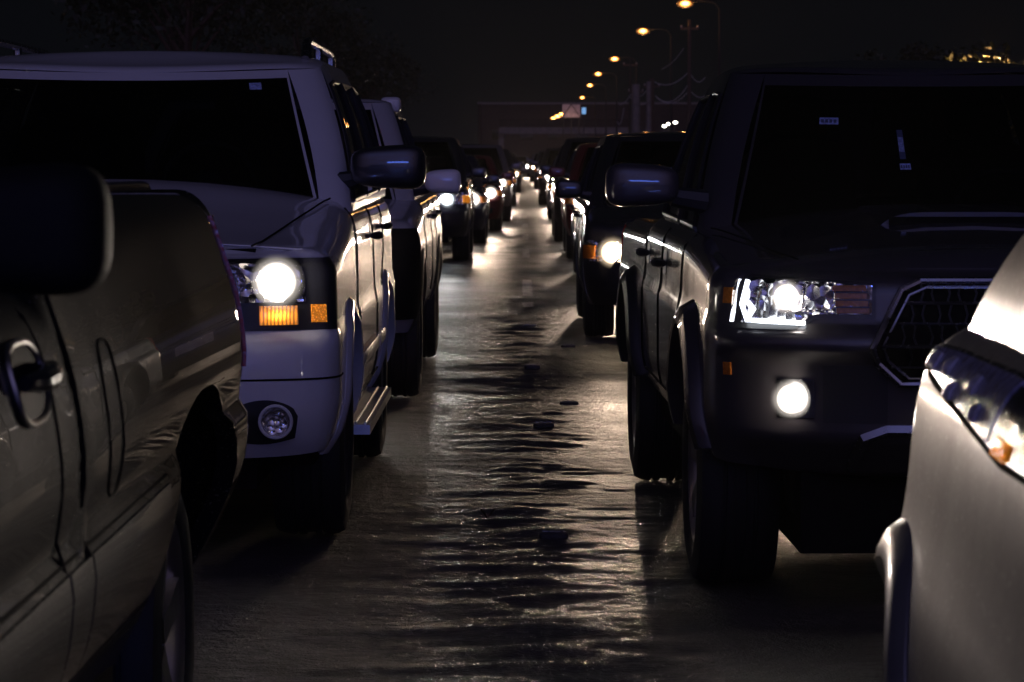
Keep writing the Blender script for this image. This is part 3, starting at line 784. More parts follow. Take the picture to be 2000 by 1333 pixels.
# ================================================================== the near pickup seen along its bed
def make_pickup_near():
    t = thing('pickup_truck', 'dusty dark pickup truck seen along its cargo bed and rear wheel, fuel flap closed', 'pickup truck', (-1.70, 1.9, 0))
    B = Body(1.0, 5.95, rf=.35, nf=3, rr=.34, nr=2.6, zmin=.42,
             side=[(.36, .17), (.45, .11), (.55, .055), (.70, -.004), (.79, -.012), (.815, -.006), (.835, .012), (.95, .0), (1.08, .015), (1.2, .05), (1.3, .085), (1.38, .12)],
             front=[(.36, .12), (.5, 0), (1.4, .05)],
             rear=[(.36, .20), (.5, .09), (.70, .012), (.79, .004), (.84, .02), (1.0, .012), (1.4, .06)],
             ztop=[(0, 1.15), (.4, 1.18), (1.4, 1.24), (2.7, 1.255), (2.86, 1.255), (2.90, 1.372), (3.2, 1.378), (5.95, 1.365)],
             zc=[(0, 1.2), (1.4, 1.28), (2.9, 1.25), (3.1, 1.36), (5.95, 1.35)], rs=.085,
             zbase=[(0, .40), (5.95, .42)], wheels=(1.05, 4.72), arch=.78, archz=.38, wheel_r=.375, archh=.56, archn=2.3)
    B.build(M['bedpaint'], t); underbody(t, B, 1.1)
    C = Cabin(1.25, 2.86, .80, 1.95, 2.78, .64, [(1.2, 1.2), (3, 1.22)], [(1.9, 1.80), (2.9, 1.80)], .05, .11, .12, .03)
    a = C.a_of_y
    C.build(M['bedpaint'], t, (.06, .92, .97), [(.05, a(2.66))], (.2, .9, .9), (.08, .86))
    for sg in (1, -1):
        y = lambda v: sg*B.uy(v)
        for wy in (1.05, 4.72): wheel(t, sg*.80, wy, .375, .255, sg, 5, .68)
        # lower cladding panels, separated at the cab gap
        for y0, y1 in ((1.85, 2.63), (2.65, 2.872), (2.892, 3.945)):
            B.patch(y(y0), y(y1), .43, .812, .006, .02, 24, 10).build('lower_cladding', M['cladding'], t)
        B.line([(y(2.882), .44), (y(2.882), 1.255)], .0065, -.001).build('cab_gap', M['gap'], t)
        B.line([(y(2.64), .44), (y(2.645), .82), (y(2.66), 1.25)], .0035).build('door_gap', M['gap'], t)
        B.line([(y(1.6), .823), (y(3.98), .823)], .006, -.002).build('cladding_gap', M['gap'], t)
        # fuel flap
        K = 28; c = B.uy(3.27); pts = [(sg*(c+.085*math.copysign(abs(math.cos(q))**.6, math.cos(q))), 1.0+.135*math.copysign(abs(math.sin(q))**.6, math.sin(q))) for q in [2*PI*k/K for k in range(K+1)]]
        ff = B.line(pts, .003, .0005).build('fuel_flap_gap', M['gap'], t)
        # door pull in a big oval cup
        uh = B.uy(2.47)
        pts = [(sg*(uh+.13*math.copysign(abs(math.cos(q))**.7, math.cos(q))), 1.12+.058*math.copysign(abs(math.sin(q))**.7, math.sin(q))) for q in [2*PI*k/30 for k in range(31)]]
        cup = B.patch(sg*(uh-.13), sg*(uh+.13), lambda q: 1.12-.06*math.sin(PI*q)**.4, lambda q: 1.12+.06*math.sin(PI*q)**.4, .004, .02, 18, 6).build('handle_cup', M['matt'], t)
        B.line(pts, .006, .005, n=8).build('cup_ring', M['alloy'], cup)
        hb = MB(); hb.tube([B.S(sg*(uh-.09), 1.125, .015), B.S(sg*(uh-.05), 1.125, .030), B.S(sg*(uh+.02), 1.127, .034), B.S(sg*(uh+.09), 1.13, .028), B.S(sg*(uh+.13), 1.13, .006)], [.012, .017, .018, .017, .012], 10)
        hb.build('door_handle', M['black'], t)
        # rear lamp, bumper corner
        B.patch(sg*B.uy(5.66), sg*B.uxr(.78), .92, 1.30, .008, .03, 14, 10).build('tail_lamp', M['redlens'], t)
        B.patch(sg*B.ux(.5), sg*B.uy(.3), .85, 1.05, .006, .03, 12, 8).build('headlight', M['reflector'], t)
        mirror(t, (sg*1.123, 1.56, 1.366), (.105, .09, .073), sg, M['matt'], e=.55)
        rail = MB(); rail.tube([B.S(y(2.95), 1.376, -.06), B.S(y(5.6), 1.366, -.06)], .022, 8); rail.build('bed_rail_cap', M['trim'], t)
    B.patch(-B.uxr(.80), -B.uxr(.0), .45, .66, .03, .06, 24, 6).build('rear_bumper', M['chrome'], t)
    b2 = B.patch(B.uxr(.80), B.uxr(.0), .45, .66, .03, .06, 24, 6).build('rear_bumper', M['chrome'], t)
    seats(t, 2.3, .8, (0,), (-.36, .36))
    return t, B, C

# ================================================================== the silver car at the right edge
def make_silver():
    t = thing('hatchback', 'dusty silver hatchback ahead of the dark grey pickup, clear wraparound lamp with amber marker', 'car', (1.555, 5.72, 0), PI-.03)
    B = Body(.91, 4.0, rf=.50, nf=2.2, rr=.3, nr=3, zmin=.34,
             side=[(.3, .05), (.45, .01), (.60, .0), (.72, .014), (.78, .03), (.86, .045), (.97, .056), (1.04, .066), (1.11, .098), (1.17, .165), (1.26, .215)],
             front=[(.3, .12), (.42, .04), (.55, .0), (.7, .01), (.85, .04), (1.0, .10), (1.12, .20)],
             ztop=[(0, 1.05), (.15, 1.10), (.4, 1.17), (.7, 1.20), (1.6, 1.245), (2.4, 1.255), (4, 1.25)], zc=[(0, 1.08), (.5, 1.21), (1.6, 1.26), (4, 1.26)], rs=.05,
             zbase=[(0, .28), (4, .30)], wheels=(.56+.0, 3.2), arch=.40, archz=.36, wheel_r=.33)
    B.build(M['silver'], t); underbody(t, B, 1.0)
    C = Cabin(.25, 3.8, .765, .95, 3.6, .61, [(.2, 1.14), (4, 1.16)], [(1.2, 1.50), (2, 1.56), (3.8, 1.5)], .05, .10, .16, .03)
    a = C.a_of_y
    C.build(M['silver'], t, (.10, .93, .93), [(a(2.62), a(3.0)), (a(3.06), a(3.45))], (.2, .9, .9), (.16, .86))
    for sg in (1, -1):
        y = lambda v: sg*B.uy(v)
        for wy in (.56, 3.2):
            wheel(t, sg*.775, wy, .33, .2, sg, 5)
            B.arch_trim(wy, sg, .06, .03).build('wheel_arch_flare', M['silver'], t)
        u0 = B.uy(.42); u1 = B.uy(2.35)
        zl = lambda q: interp([(0, 1.09), (.12, 1.072), (.45, 1.045), (.62, 1.03), (.8, 1.035), (1, 1.075)], q)
        zh = lambda q: interp([(0, 1.12), (.15, 1.128), (.5, 1.135), (.8, 1.13), (1, 1.11)], q)
        h = B.patch(sg*u0, sg*u1, zl, zh, .003, .03, 36, 8).build('wraparound_lamp', M['darkchrome'], t)
        B.patch(sg*(u0+.01), sg*(u0+(u1-u0)*.55), lambda q: zl(q*.55)+.006, lambda q: zh(q*.55)-.004, .008, .02, 24, 8).build('reflector_bowl', M['lilac'], h)
        for q, z, w in ((.06, 1.10, .09), (.18, 1.105, .05), (.26, 1.075, .045), (.36, 1.10, .06), (.44, 1.07, .04)):
            B.patch(sg*(u0+(u1-u0)*q), sg*(u0+(u1-u0)*q+w), z-.014, z+.014, .012, .012, 5, 4, bulge=.008).build('reflector_facet', M['lampwhite'], h)
        B.patch(sg*(u0+(u1-u0)*.56), sg*(u0+(u1-u0)*.97), lambda q: zl(.56+.41*q)+.008, lambda q: zh(.56+.41*q)-.008, .007, .02, 16, 6).build('side_reflector', M['smoked'], h)
        B.line([(sg*(u0+(u1-u0)*k/24), zl(k/24)-.004) for k in range(25)], .006, .001).build('lamp_gap', M['gap'], h)
        um = u0+(u1-u0)*.60
        B.patch(sg*um, sg*(um+.13), 1.036, 1.060, .013, .012, 6, 3, bulge=.004).build('side_marker', M['ambermark'], h)
        B.line([(y(.70), 1.185), (y(1.05), 1.20), (y(1.6), 1.212), (y(2.2), 1.205), (y(2.7), 1.19)], .006, .0005).build('bonnet_gap', M['gap'], t)
        B.line([(y(2.72), .40), (y(2.70), 1.18)], .005).build('door_gap', M['gap'], t)
        B.patch(y(.985), y(2.7), .36, .46, .010, .02, 20, 4).build('sill_trim', M['silver'], t)
    B.patch(-B.ux(.4), B.ux(.4), .55, .75, .006, .03, 14, 5).build('grille', M['trim'], t)
    return t, B, C

# ================================================================== cars further down the queue
def make_car(kind, paintm, label, cat, X, Y, W=.9, H=1.5, L=4.5, lampx=.62, lampz=.72, lamp='lamp', col=(1, .74, .56), power=900, group=None, rz=0., lod=0,
             belt=None, extras=None, lamp_r=.12, fog=False, mirror_mat=None, amber=False, spread=27, tilt=-2.2):
    """kinds: sedan, suv, van, pickup"""
    names = {'sedan': 'sedan', 'suv': 'suv', 'van': 'minivan', 'pickup': 'pickup_truck'}
    t = thing(names[kind], label, cat, (X, Y, 0), rz, group)
    bt = belt or {'sedan': .96, 'suv': 1.12, 'van': 1.08, 'pickup': 1.16}[kind]
    hood = {'sedan': .80, 'suv': .98, 'van': .92, 'pickup': 1.04}[kind]
    cowl = {'sedan': 1.15, 'suv': 1.2, 'van': .85, 'pickup': 1.35}[kind]
    wr = {'sedan': .32, 'suv': .37, 'van': .33, 'pickup': .39}[kind]
    wf = {'sedan': .85, 'suv': .9, 'van': .85, 'pickup': .9}[kind]; wb = L-{'sedan': .95, 'suv': .9, 'van': .9, 'pickup': 1.15}[kind]
    zb = {'sedan': .26, 'suv': .36, 'van': .30, 'pickup': .44}[kind]
    B = Body(W, L, rf=.42, nf=2.6, rr=.3, nr=3, zmin=zb,
             side=[(zb-.05, .08), (zb+.1, .02), (zb+.25, 0), (bt-.3, .0), (bt-.2, .012), (bt-.05, .025), (bt+.1, .06)],
             front=[(zb-.05, .12), (zb+.08, .03), (zb+.2, 0), (zb+.32, .0), (zb+.38, .035), (hood, .07), (hood+.1, .13)],
             ztop=[(0, hood), (.3, hood+.03), (cowl, bt-.04), (cowl+.4, bt), (L-.4, bt+.02), (L, bt-.02)],
             zc=[(0, hood+.02), (.3, hood+.07), (cowl, bt+.03), (cowl+.6, bt), (L, bt)], rs=.09,
             zbase=[(0, zb-.02), (L, zb)], wheels=(wf, wb), arch=wr+.06, archz=wr+.01, wheel_r=wr)
    B.build(M[paintm], t); underbody(t, B, bt-.14)
    tw = W*.74
    if kind == 'sedan': cab = (cowl, L-.55, W*.93, cowl+.85, L-1.15, tw)
    elif kind == 'pickup': cab = (cowl, L-1.75, W*.93, cowl+.75, L-1.85, tw)
    else: cab = (cowl, L-.10, W*.94, cowl+(.95 if kind == 'van' else .75), L-.35, tw)
    C = Cabin(*cab, [(0, bt-.06), (L, bt-.05)], [(0, H-.06), (cab[3]+.5, H-.045), (L, H-.06)], .045, .11, .14, .03)
    a = C.a_of_y; ym = (cab[3]+.75)
    sides = [(.04, a(ym)), (a(ym+.1), a(min(ym+.95, cab[4]-.15)))]
    if kind in ('suv', 'van') and cab[4]-(ym+1.05) > .3: sides.append((a(ym+1.05), a(cab[4]-.1)))
    C.build(M[paintm], t, (.06, .93, .98), sides, (.15, .88, .9), (.10, .86), M['glass'], M['glass'])
    for sg in (1, -1):
        y = lambda v: sg*B.uy(v)
        for wy in (wf, wb):
            wheel(t, sg*(W-.135), wy, wr, .23, sg, 5)
            B.arch_trim(wy, sg, .045, .016).build('wheel_arch_flare', M[paintm] if kind != 'pickup' else M['trim'], t)
        u0, u1 = B.ux(lampx-.2), (B.uy(.34) if kind != 'pickup' else B.ux(W*.80))
        zt = hood-.015
        h = B.patch(sg*u0, sg*u1, lampz-.07, lambda q: min(zt, lampz+.075+.02*q), .005, .04, 18, 6).build('headlight', M['reflector'], t)
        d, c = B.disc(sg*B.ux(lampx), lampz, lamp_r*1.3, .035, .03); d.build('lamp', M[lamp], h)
        B.patch(sg*(u1-.16), sg*(u1-.02), lampz-.05, lampz+.05, .012, .02, 8, 5).build('turn_signal', M['ambermark' if amber else 'amber'], h)
        beam(t, c+Vector((0, -.07, 0)), power, col, spread, tilt, .07)
        B.patch(sg*B.ux(W*.55), sg*B.ux(W*.8), zb+.09, zb+.19, .004, .02, 8, 4).build('fog_lamp_recess', M['trim'], t)
        for yy in (cowl+.25, ym+.05, ym+1.0): B.line([(y(yy), zb+.12), (y(yy), bt-.04)], .005).build('door_gap', M['gap'], t)
        handle(t, B, y(ym-.12), bt-.14, M['chrome'] if kind != 'sedan' else M[paintm]); handle(t, B, y(ym+.85), bt-.13, M['chrome'] if kind != 'sedan' else M[paintm])
        mirror(t, (sg*(W+.10), cowl+.42, bt+.10), (.115, .08, .075), sg, M[mirror_mat or paintm])
        B.patch(sg*B.uxr(W*.95), sg*B.uxr(W*.65), bt-.28, bt-.08, .006, .03, 8, 6).build('tail_lamp', M['redlens'], t)
    gz0, gz1 = lampz-.06, min(hood-.03, lampz+.07)
    gr = B.patch(-B.ux(lampx-.24), B.ux(lampx-.24), gz0, gz1, .006, .03, 16, 5).build('grille', M['trim'], t)
    for k in range(3):
        z = gz0+.02+(gz1-gz0-.04)*k/2
        B.line([(-B.ux(lampx-.26), z), (B.ux(lampx-.26), z)], .007, .01).build('grille_bar', M['chrome'], gr)
    B.patch(-B.ux(W*.5), B.ux(W*.5), zb+.05, zb+.20, .004, .03, 16, 5).build('lower_intake', M['trim'], t)
    B.patch(-B.ux(.17), B.ux(.17), zb+.22, zb+.36, .014, .02, 6, 4).build('number_plate', M['plate'], t)
    if lod == 0: seats(t, cab[3]+.35, bt-.35, (0, .9) if kind != 'pickup' else (0,), (-.36, .36))
    return t, B, C

suv, suvB, suvC = make_suv()
dark, darkB, darkC = make_pickup_dark()
near, nearB, nearC = make_pickup_near()
silver, silverB, silverC = make_silver()
Q1 = 'cars queuing in the lane behind the white SUV'; Q2 = 'cars queuing in the lane behind the dark grey pickup'
p2, p2B, p2C = make_car('pickup', 'silverwhite', 'silver pickup truck with black wheel flares and purplish mirror behind the white SUV', 'pickup truck', -1.58, 17.2, .98, 1.84, 5.6, .66, .92, 'lamp', (1, .74, .56), 900, Q1, belt=1.19, mirror_mat='white')
make_car('suv', 'black', 'black SUV with cool white headlamp, first after the gap behind the silver pickup', 'suv', -1.62, 41, .90, 1.74, 4.7, .60, .86, 'lampblue', (.95, .93, .9), 250, Q1, lamp_r=.10, amber=True)
make_car('sedan', 'navy', 'dark navy sedan following the black SUV in the queue', 'car', -1.47, 49, .88, 1.50, 4.6, .68, .74, 'lamp', (1, .74, .56), 900, Q1)
make_car('sedan', 'maroon', 'maroon sedan between the dark navy sedan and a grey SUV', 'car', -1.27, 57.5, .88, 1.48, 4.5, .68, .74, 'lamp', (1, .74, .56), 900, Q1)
make_car('suv', 'grey', 'grey SUV queuing just behind the maroon sedan', 'suv', -1.13, 66, .9, 1.72, 4.6, .68, .86, 'lamp', (1, .74, .56), 900, Q1, lod=1)
make_car('suv', 'black', 'small black SUV far down the lane behind the grey SUV', 'suv', -1.05, 86, .88, 1.68, 4.4, .64, .74, 'lamp', (1, .74, .56), 1500, Q1, lod=1, lamp_r=.11)
make_car('van', 'black', 'black minivan with warm headlamp right behind the dark grey pickup', 'minivan', 1.36, 23.3, .88, 1.66, 4.6, .66, .70, 'lampwarm', (1, .74, .54), 330, Q2, lamp_r=.105)
make_car('sedan', 'navy', 'dark blue sedan behind the black minivan, its flank glinting', 'car', 1.50, 33.5, .88, 1.50, 4.5, .62, .74, 'lamp', (1, .74, .56), 900, Q2)
make_car('suv', 'maroon', 'dark red SUV behind the dark blue sedan', 'suv', 1.50, 41.5, .90, 1.66, 4.6, .62, .84, 'lamp', (1, .74, .56), 900, Q2)
make_car('suv', 'black', 'tall black SUV behind the dark red SUV', 'suv', 1.42, 50, .9, 1.78, 4.7, .62, .86, 'lamp', (1, .74, .56), 900, Q2, lod=1)
make_car('suv', 'brown', 'bronze SUV with bright headlamp at the far end of the gap between the lanes', 'suv', 1.36, 88, .88, 1.70, 4.5, .60, .86, 'lamp', (1, .74, .56), 1500, Q2, lod=1, lamp_r=.12)
make_car('sedan', 'grey', 'distant grey sedan dead ahead with the starry pair of headlamps', 'car', -.30, 205, .88, 1.48, 4.5, .62, .74, 'lamp', (1, .74, .56), 2500, Q1, lod=1, lamp_r=.16)
make_car('suv', 'navy', 'distant navy SUV beyond the bronze SUV', 'suv', 1.42, 132, .9, 1.7, 4.5, .62, .82, 'lamp', (1, .74, .56), 1500, Q2, lod=1, lamp_r=.13)
make_car('van', 'black', 'most distant vehicle of the queue, a black minivan', 'minivan', -1.25, 262, .9, 1.7, 4.5, .62, .74, 'lampwarm', (1, .8, .6), 1500, Q1, lod=1, lamp_r=.16)
p2B.patch(p2B.ux(.30), p2B.uy(.38), .50, 1.03, .012, .03, 24, 8).build('bumper_cover', M['matt'], p2); p2B.patch(-p2B.ux(.30), -p2B.uy(.38), .50, 1.03, .012, .03, 24, 8).build('bumper_cover', M['matt'], p2)
make_car('sedan', 'grey', 'pale grey sedan between the tall black SUV and the bronze SUV', 'car', 1.46, 68, .88, 1.5, 4.5, .66, .76, 'lamp', (1, .74, .56), 900, Q2, lod=1)
make_car('sedan', 'black', 'small dark sedan between the far black SUV and the distant grey sedan', 'car', -.92, 118, .88, 1.48, 4.5, .66, .76, 'lampwarm', (1, .74, .56), 900, Q1, lod=1, lamp_r=.15)
make_car('suv', 'grey', 'distant grey SUV tucked behind the distant navy SUV', 'suv', 1.30, 168, .88, 1.66, 4.5, .66, .84, 'lampwarm', (1, .74, .56), 900, Q2, lod=1, lamp_r=.16)
# the lights and small finds on the silver pickup's cab
rk = MB(); rk.blob((.62, 3.05, 1.90), (.14, .10, .07), .5, 16, 8); rk.blob((-.62, 3.05, 1.90), (.14, .10, .07), .5, 16, 8)
o = MB(); o.blob((.70, 3.0, 1.79), (.07, .09, .055), .5, 16, 8); o.build('roof_rack_foot', M['white'], p2)
# ================================================================== road and ground
def road_material():
    m, nt, b = newmat('worn asphalt'); L = nt.links.new
    tc = N(nt, 'ShaderNodeTexCoord')
    mp = N(nt, 'ShaderNodeMapping'); mp.inputs['Scale'].default_value = (1, 1, 1); L(tc.outputs['Object'], mp.inputs[0])
    fine = N(nt, 'ShaderNodeTexNoise', i_Scale=95.0, i_Detail=6.0, i_Roughness=.7); L(mp.outputs[0], fine.inputs['Vector'])
    mid = N(nt, 'ShaderNodeTexNoise', i_Scale=7.0, i_Detail=6.0, i_Roughness=.65); L(mp.outputs[0], mid.inputs['Vector'])
    big = N(nt, 'ShaderNodeTexNoise', i_Scale=1.1, i_Detail=4.0); L(mp.outputs[0], big.inputs['Vector'])
    vor = N(nt, 'ShaderNodeTexVoronoi', i_Scale=130.0); L(mp.outputs[0], vor.inputs['Vector'])
    c = ramp(nt, mid.outputs['Fac'], [(.3, (.022, .0195, .0175, 1)), (.7, (.058, .050, .045, 1))]); L(c.outputs[0], b.inputs['Base Color'])
    r = ramp(nt, big.outputs['Fac'], [(.35, g(.35)), (.65, g(.52))]); L(r.outputs[0], b.inputs['Roughness'])
    b1 = N(nt, 'ShaderNodeBump', i_Strength=.9, i_Distance=.006); L(vor.outputs['Distance'], b1.inputs['Height'])
    b2 = N(nt, 'ShaderNodeBump', i_Strength=.5, i_Distance=.006); L(fine.outputs['Fac'], b2.inputs['Height']); L(b1.outputs[0], b2.inputs['Normal'])
    b3 = N(nt, 'ShaderNodeBump', i_Strength=.6, i_Distance=.03); L(mid.outputs['Fac'], b3.inputs['Height']); b3.inputs['Strength'].default_value = 1.0; b3.inputs['Distance'].default_value = .045; L(b2.outputs[0], b3.inputs['Normal'])
    med = N(nt, 'ShaderNodeTexNoise', i_Scale=17.0, i_Detail=5.0, i_Roughness=.75); L(mp.outputs[0], med.inputs['Vector'])
    b4 = N(nt, 'ShaderNodeBump', i_Strength=1.0, i_Distance=.02); L(med.outputs['Fac'], b4.inputs['Height']); L(b3.outputs[0], b4.inputs['Normal'])
    L(b4.outputs[0], b.inputs['Normal'])
    b.inputs['Specular IOR Level'].default_value = .6
    return m
M['asphalt'] = road_material()
def height_field(xs, ys):
    X, Y = np.meshgrid(xs, ys, indexing='ij'); Z = np.zeros_like(X)
    rng = np.random.default_rng(11); y = 6.5
    while y < 75:
        big = rng.random() < .45
        A = rng.uniform(.006, .011) if not big else rng.uniform(.009, .016)
        cx = rng.normal(.03, .10); wx = rng.uniform(.11, .22) if not big else rng.uniform(.17, .32)
        wy = rng.uniform(.05, .10); k = rng.uniform(-.35, .15); sl = rng.normal(0, .25)
        i0, i1 = np.searchsorted(ys, [y-.9, y+.9])
        xx = X[:, i0:i1]-cx; yy = Y[:, i0:i1]-y-k*xx**2/.3-sl*xx
        w = np.where(yy > 0, wy*.8, wy*1.5)
        Z[:, i0:i1] += 1.2*A*np.exp(-(xx/wx)**2)*np.exp(-(yy/w)**2)
        y += rng.uniform(.13, .42)*(1 if y < 30 else 1.5)
    # general unevenness, stretched across the lane
    for k in range(260):
        f = rng.uniform(2, 60); th = rng.normal(0, .30); ph = rng.uniform(0, 2*PI); am = .0024/f**.72
        Z += am*np.sin(f*(Y*math.cos(th)+X*math.sin(th))+ph)*(np.exp(-((X-.03)/.40)**2)*.72+.28)
    fade = np.clip((75-Y)/20, 0, 1)*.8+.2
    return Z*fade
xs = np.unique(np.r_[np.linspace(-9.5, -1.6, 14), np.linspace(-1.6, -.75, 18), np.linspace(-.75, .8, 63), np.linspace(.8, 1.6, 18), np.linspace(1.6, 9.5, 14)])
ys = [-40, -20, -8, -2, 2, 4, 5.5]
y = 6.2; 
while y < 80: ys.append(y); y += .022+.0011*max(0, y-9)
while y < 1400: ys.append(y); y *= 1.02
ys = np.array(ys); Z = height_field(xs, ys)
def grid_obj(name, xs, ys, Z, mat):
    nx, ny = len(xs), len(ys)
    X, Y = np.meshgrid(xs, ys, indexing='ij'); co = np.stack([X, Y, Z], -1).reshape(-1, 3)
    i, j = np.meshgrid(np.arange(nx-1), np.arange(ny-1), indexing='ij'); a = (i*ny+j).ravel()
    F = np.stack([a, a+ny, a+ny+1, a+1], -1).astype(np.int32)
    me = bpy.data.meshes.new(name); me.vertices.add(len(co)); me.vertices.foreach_set('co', co.ravel().astype(np.float32))
    me.loops.add(F.size); me.loops.foreach_set('vertex_index', F.ravel()); me.polygons.add(len(F))
    me.polygons.foreach_set('loop_start', np.arange(0, F.size, 4, dtype=np.int32)); me.polygons.foreach_set('use_smooth', np.ones(len(F), bool))
    me.update(calc_edges=True); me.validate(); me.materials.append(mat)
    return link(bpy.data.objects.new(name, me))
struct(grid_obj('road', xs, ys, Z, M['asphalt']))
def ground_z(x, y):
    i = int(np.clip(np.searchsorted(xs, x), 0, len(xs)-1)); j = int(np.clip(np.searchsorted(ys, y), 0, len(ys)-1)); return float(Z[i, j])
M['soil'] = plain('roadside ground', (.05, .042, .035), .95, 0, .8, .3)
gm = MB(); gm.grid(lambda i, j: (-700+1400*i, -200+2600*j, -.03), 4, 4); struct(gm.build('ground', M['soil'], None, False))
for sg in (1, -1):
    kb = MB(); kb.box(sg*9.3, sg*9.5, -40, 900, -.02, .13); kb.box(sg*9.5, sg*11.5, -40, 900, -.02, .12)
    struct(kb.build('pavement', M['kerb'], None, False))
# worn dashed lane line, paint broken up by wear
def line_mat():
    m, nt, b = newmat('worn road paint'); L = nt.links.new
    tc = N(nt, 'ShaderNodeTexCoord'); n = N(nt, 'ShaderNodeTexNoise', i_Scale=9.0, i_Detail=8.0, i_Roughness=.7); L(tc.outputs['Object'], n.inputs['Vector'])
    r = ramp(nt, n.outputs['Fac'], [(.44, (.07, .065, .06, 1)), (.54, (.42, .40, .37, 1))]); L(r.outputs[0], b.inputs['Base Color'])
    b.inputs['Roughness'].default_value = .5; return m
M['worn'] = line_mat()
lm = MB()
for y0, ln in ((28.5, 1.2), (31, 4.0), (43, 3), (52, 3), (61, 3), (70, 3)):
    n = max(2, int(ln/.1)); w = .05
    lm.grid(lambda i, j: (.055+w*(2*i-1)+.008*math.sin(9*(y0+ln*j)), y0+ln*j, ground_z(.055+w*(2*i-1), y0+ln*j)+.006), 4, n)
struct(lm.build('lane_marking', M['worn'], None))
def stud(i, x, y):
    t = thing('road_stud', 'worn metal road stud with bright edge set in the asphalt between the lanes', 'road stud', (x, y, ground_z(x, y)+.002), RNG.uniform(-.1, .1), 'road studs along the lane line')
    mb = MB(); mb.blob((0, 0, .006), (.055, .05, .016), .5, 16, 8); mb.build('base', M['studb'], t)
    r = MB(); r.grid(lambda a, b: (-.042+.084*a, .012+.03*b, .0235-.004*b), 2, 2); r.grid(lambda a, b: (-.042+.084*a, .0115, .015+.0085*b), 2, 1); r.build('reflector', M['studm'], t)
for i, (px, py) in enumerate(((1082, 1058), (1062, 836), (1040, 723), (1036, 640), (1112, 790), (1110, 678))):
    d = 8511/(py-305); stud(i, (px-1020)/FPX*d, d)
for i, (px, py, s) in enumerate(((952, 1022, .05),)):
    d = 8511/(py-305); x = (px-1020)/FPX*d; a = RNG.uniform(0, 6)
    mb = MB(); mb.grid(lambda u, v: (s*(2*u-1)*math.sin(PI*(.12+.8*v))*.55, s*(2*v-1), .004+.022*(abs(2*u-1)**1.3)+.012*math.sin(5*v)), 6, 8)
    o = mb.build('fallen_leaf', M['dryleaf'], None, True, None); o.location = (x, d, ground_z(x, d)+.003); o.rotation_euler = (0, 0, a)
    tag(o, 'curled dry leaf lying on the rippled asphalt between the lanes', 'leaf', 'dry leaves on the road')

# ================================================================== street lamps
LAMPS = [(1337, 10, 150, 1), (1255, 63, 183, 1), (1200, 117, 236, 1), (1168, 146, 279, 1), (1152, 168, 323, 1), (1137, 192, 392, 1), (1097, 224, 547, 1), (1089, 228, 576, 1), (1081, 232, 607, 1), (1075, 236, 642, 1),
         (1050, 260, 985, 1), (1045, 262.5, 1043, 1), (1041, 266, 1137, 1), (1036, 270, 1266, 1), (1032, 274, 1330, 1), (1065, 260, 985, 0)]
lampsrc = None
def lamp_post(p, far, label):
    h = p.z
    t = thing('street_lamp', label, 'street lamp', (p.x+1.7, p.y, 0), 0, 'lit street lamps along the kerb')
    mb = MB(); mb.tube([(0, 0, -.03), (0, 0, h*.55), (0, 0, h-.25)], [.10, .08, .055], 10); mb.tube([(0, 0, h-.3), (-.25, 0, h+.05), (-.8, 0, h+.14), (-1.45, 0, h+.10)], .035, 8)
    mb.build('pole', M['pole'], t)
    hd = MB(); hd.blob((-1.7, 0, h+.09), (.36, .15, .085), .7, 18, 10); hd.build('lamp_head', M['pole'], t)
    s = 1.0 if not far else 1.7
    ln = MB(); ln.blob((-1.72, -.02, h+.01), (.46*s, .22*s, .23*s), .9, 16, 10); ln.build('lamp_lens', M['sodium'], t)
    l = bpy.data.lights.new('lamp_light', 'POINT'); l.energy = 700 if far else 60; l.color = (1, .50, .17); l.shadow_soft_size = .15
    o = bpy.data.objects.new('lamp_light', l); link(o); o.parent = t; o.location = (-1.72, -.1, h-.22)
ordn = ['nearest and highest street lamp, warm light over the right kerb', 'second street lamp along the kerb, with the widest orange flare', 'third lit street lamp along the kerb', 'fourth lit street lamp along the kerb', 'fifth lit street lamp along the kerb', 'sixth street lamp, just above the white hoarding']
for i, (px, py, d, near_) in enumerate(LAMPS):
    p = world(px, py, d)
    lab = ordn[i] if i < 6 else ('one of four lit lamps in a row before the footbridge' if i < 10 else ('one of the farthest lit lamps running together beyond the footbridge' if near_ else 'single far lamp set apart from its row beyond the footbridge'))
    lamp_post(p, i >= 6, lab)

# ================================================================== poles and cables
def util_pole(px, d, ztop, r, mat, label, name='utility_pole', arm=True):
    X = (px-1020)/FPX*d
    t = thing(name, label, 'pole', (X, d, 0), 0, 'poles carrying cables by the kerb')
    mb = MB(); mb.tube([(0, 0, -.03), (0, 0, ztop*.5), (0, 0, ztop)], [r, r*.92, r*.8], 12); mb.build('pole', M[mat], t)
    if arm:
        a = MB(); a.box(-.45, .45, -.06, .06, ztop-.5, ztop-.38); a.build('crossarm', M['bark'], t, False)
        for x in (-.4, 0, .4):
            q = MB(); q.lathe_x([(.001, 0), (.05, .01), (.03, .05), (.05, .09), (.001, .10)], 10); o = q.build('insulator', M['panelwhite'], t); o.rotation_euler = (0, -PI/2, 0); o.location = (x, 0, ztop-.38)
    return Vector((X, d, ztop))
util_pole(1241, 175, 5.6, .30, 'concrete', 'thick weathered concrete pole, leftmost of the cable poles')
util_pole(1266, 168, 5.6, .16, 'concrete', 'pale pole with a lit top between the thick pole and the dark one', arm=False)
util_pole(1272, 170, 5.8, .17, 'bark', 'dark wooden pole close behind the pale pole')
util_pole(1345, 150, 8.2, .11, 'bark', 'tall thin dark pole where the loose cables gather')
util_pole(1230, 190, 7.6, .10, 'pole', 'thin tall pole left of the thick concrete pole')
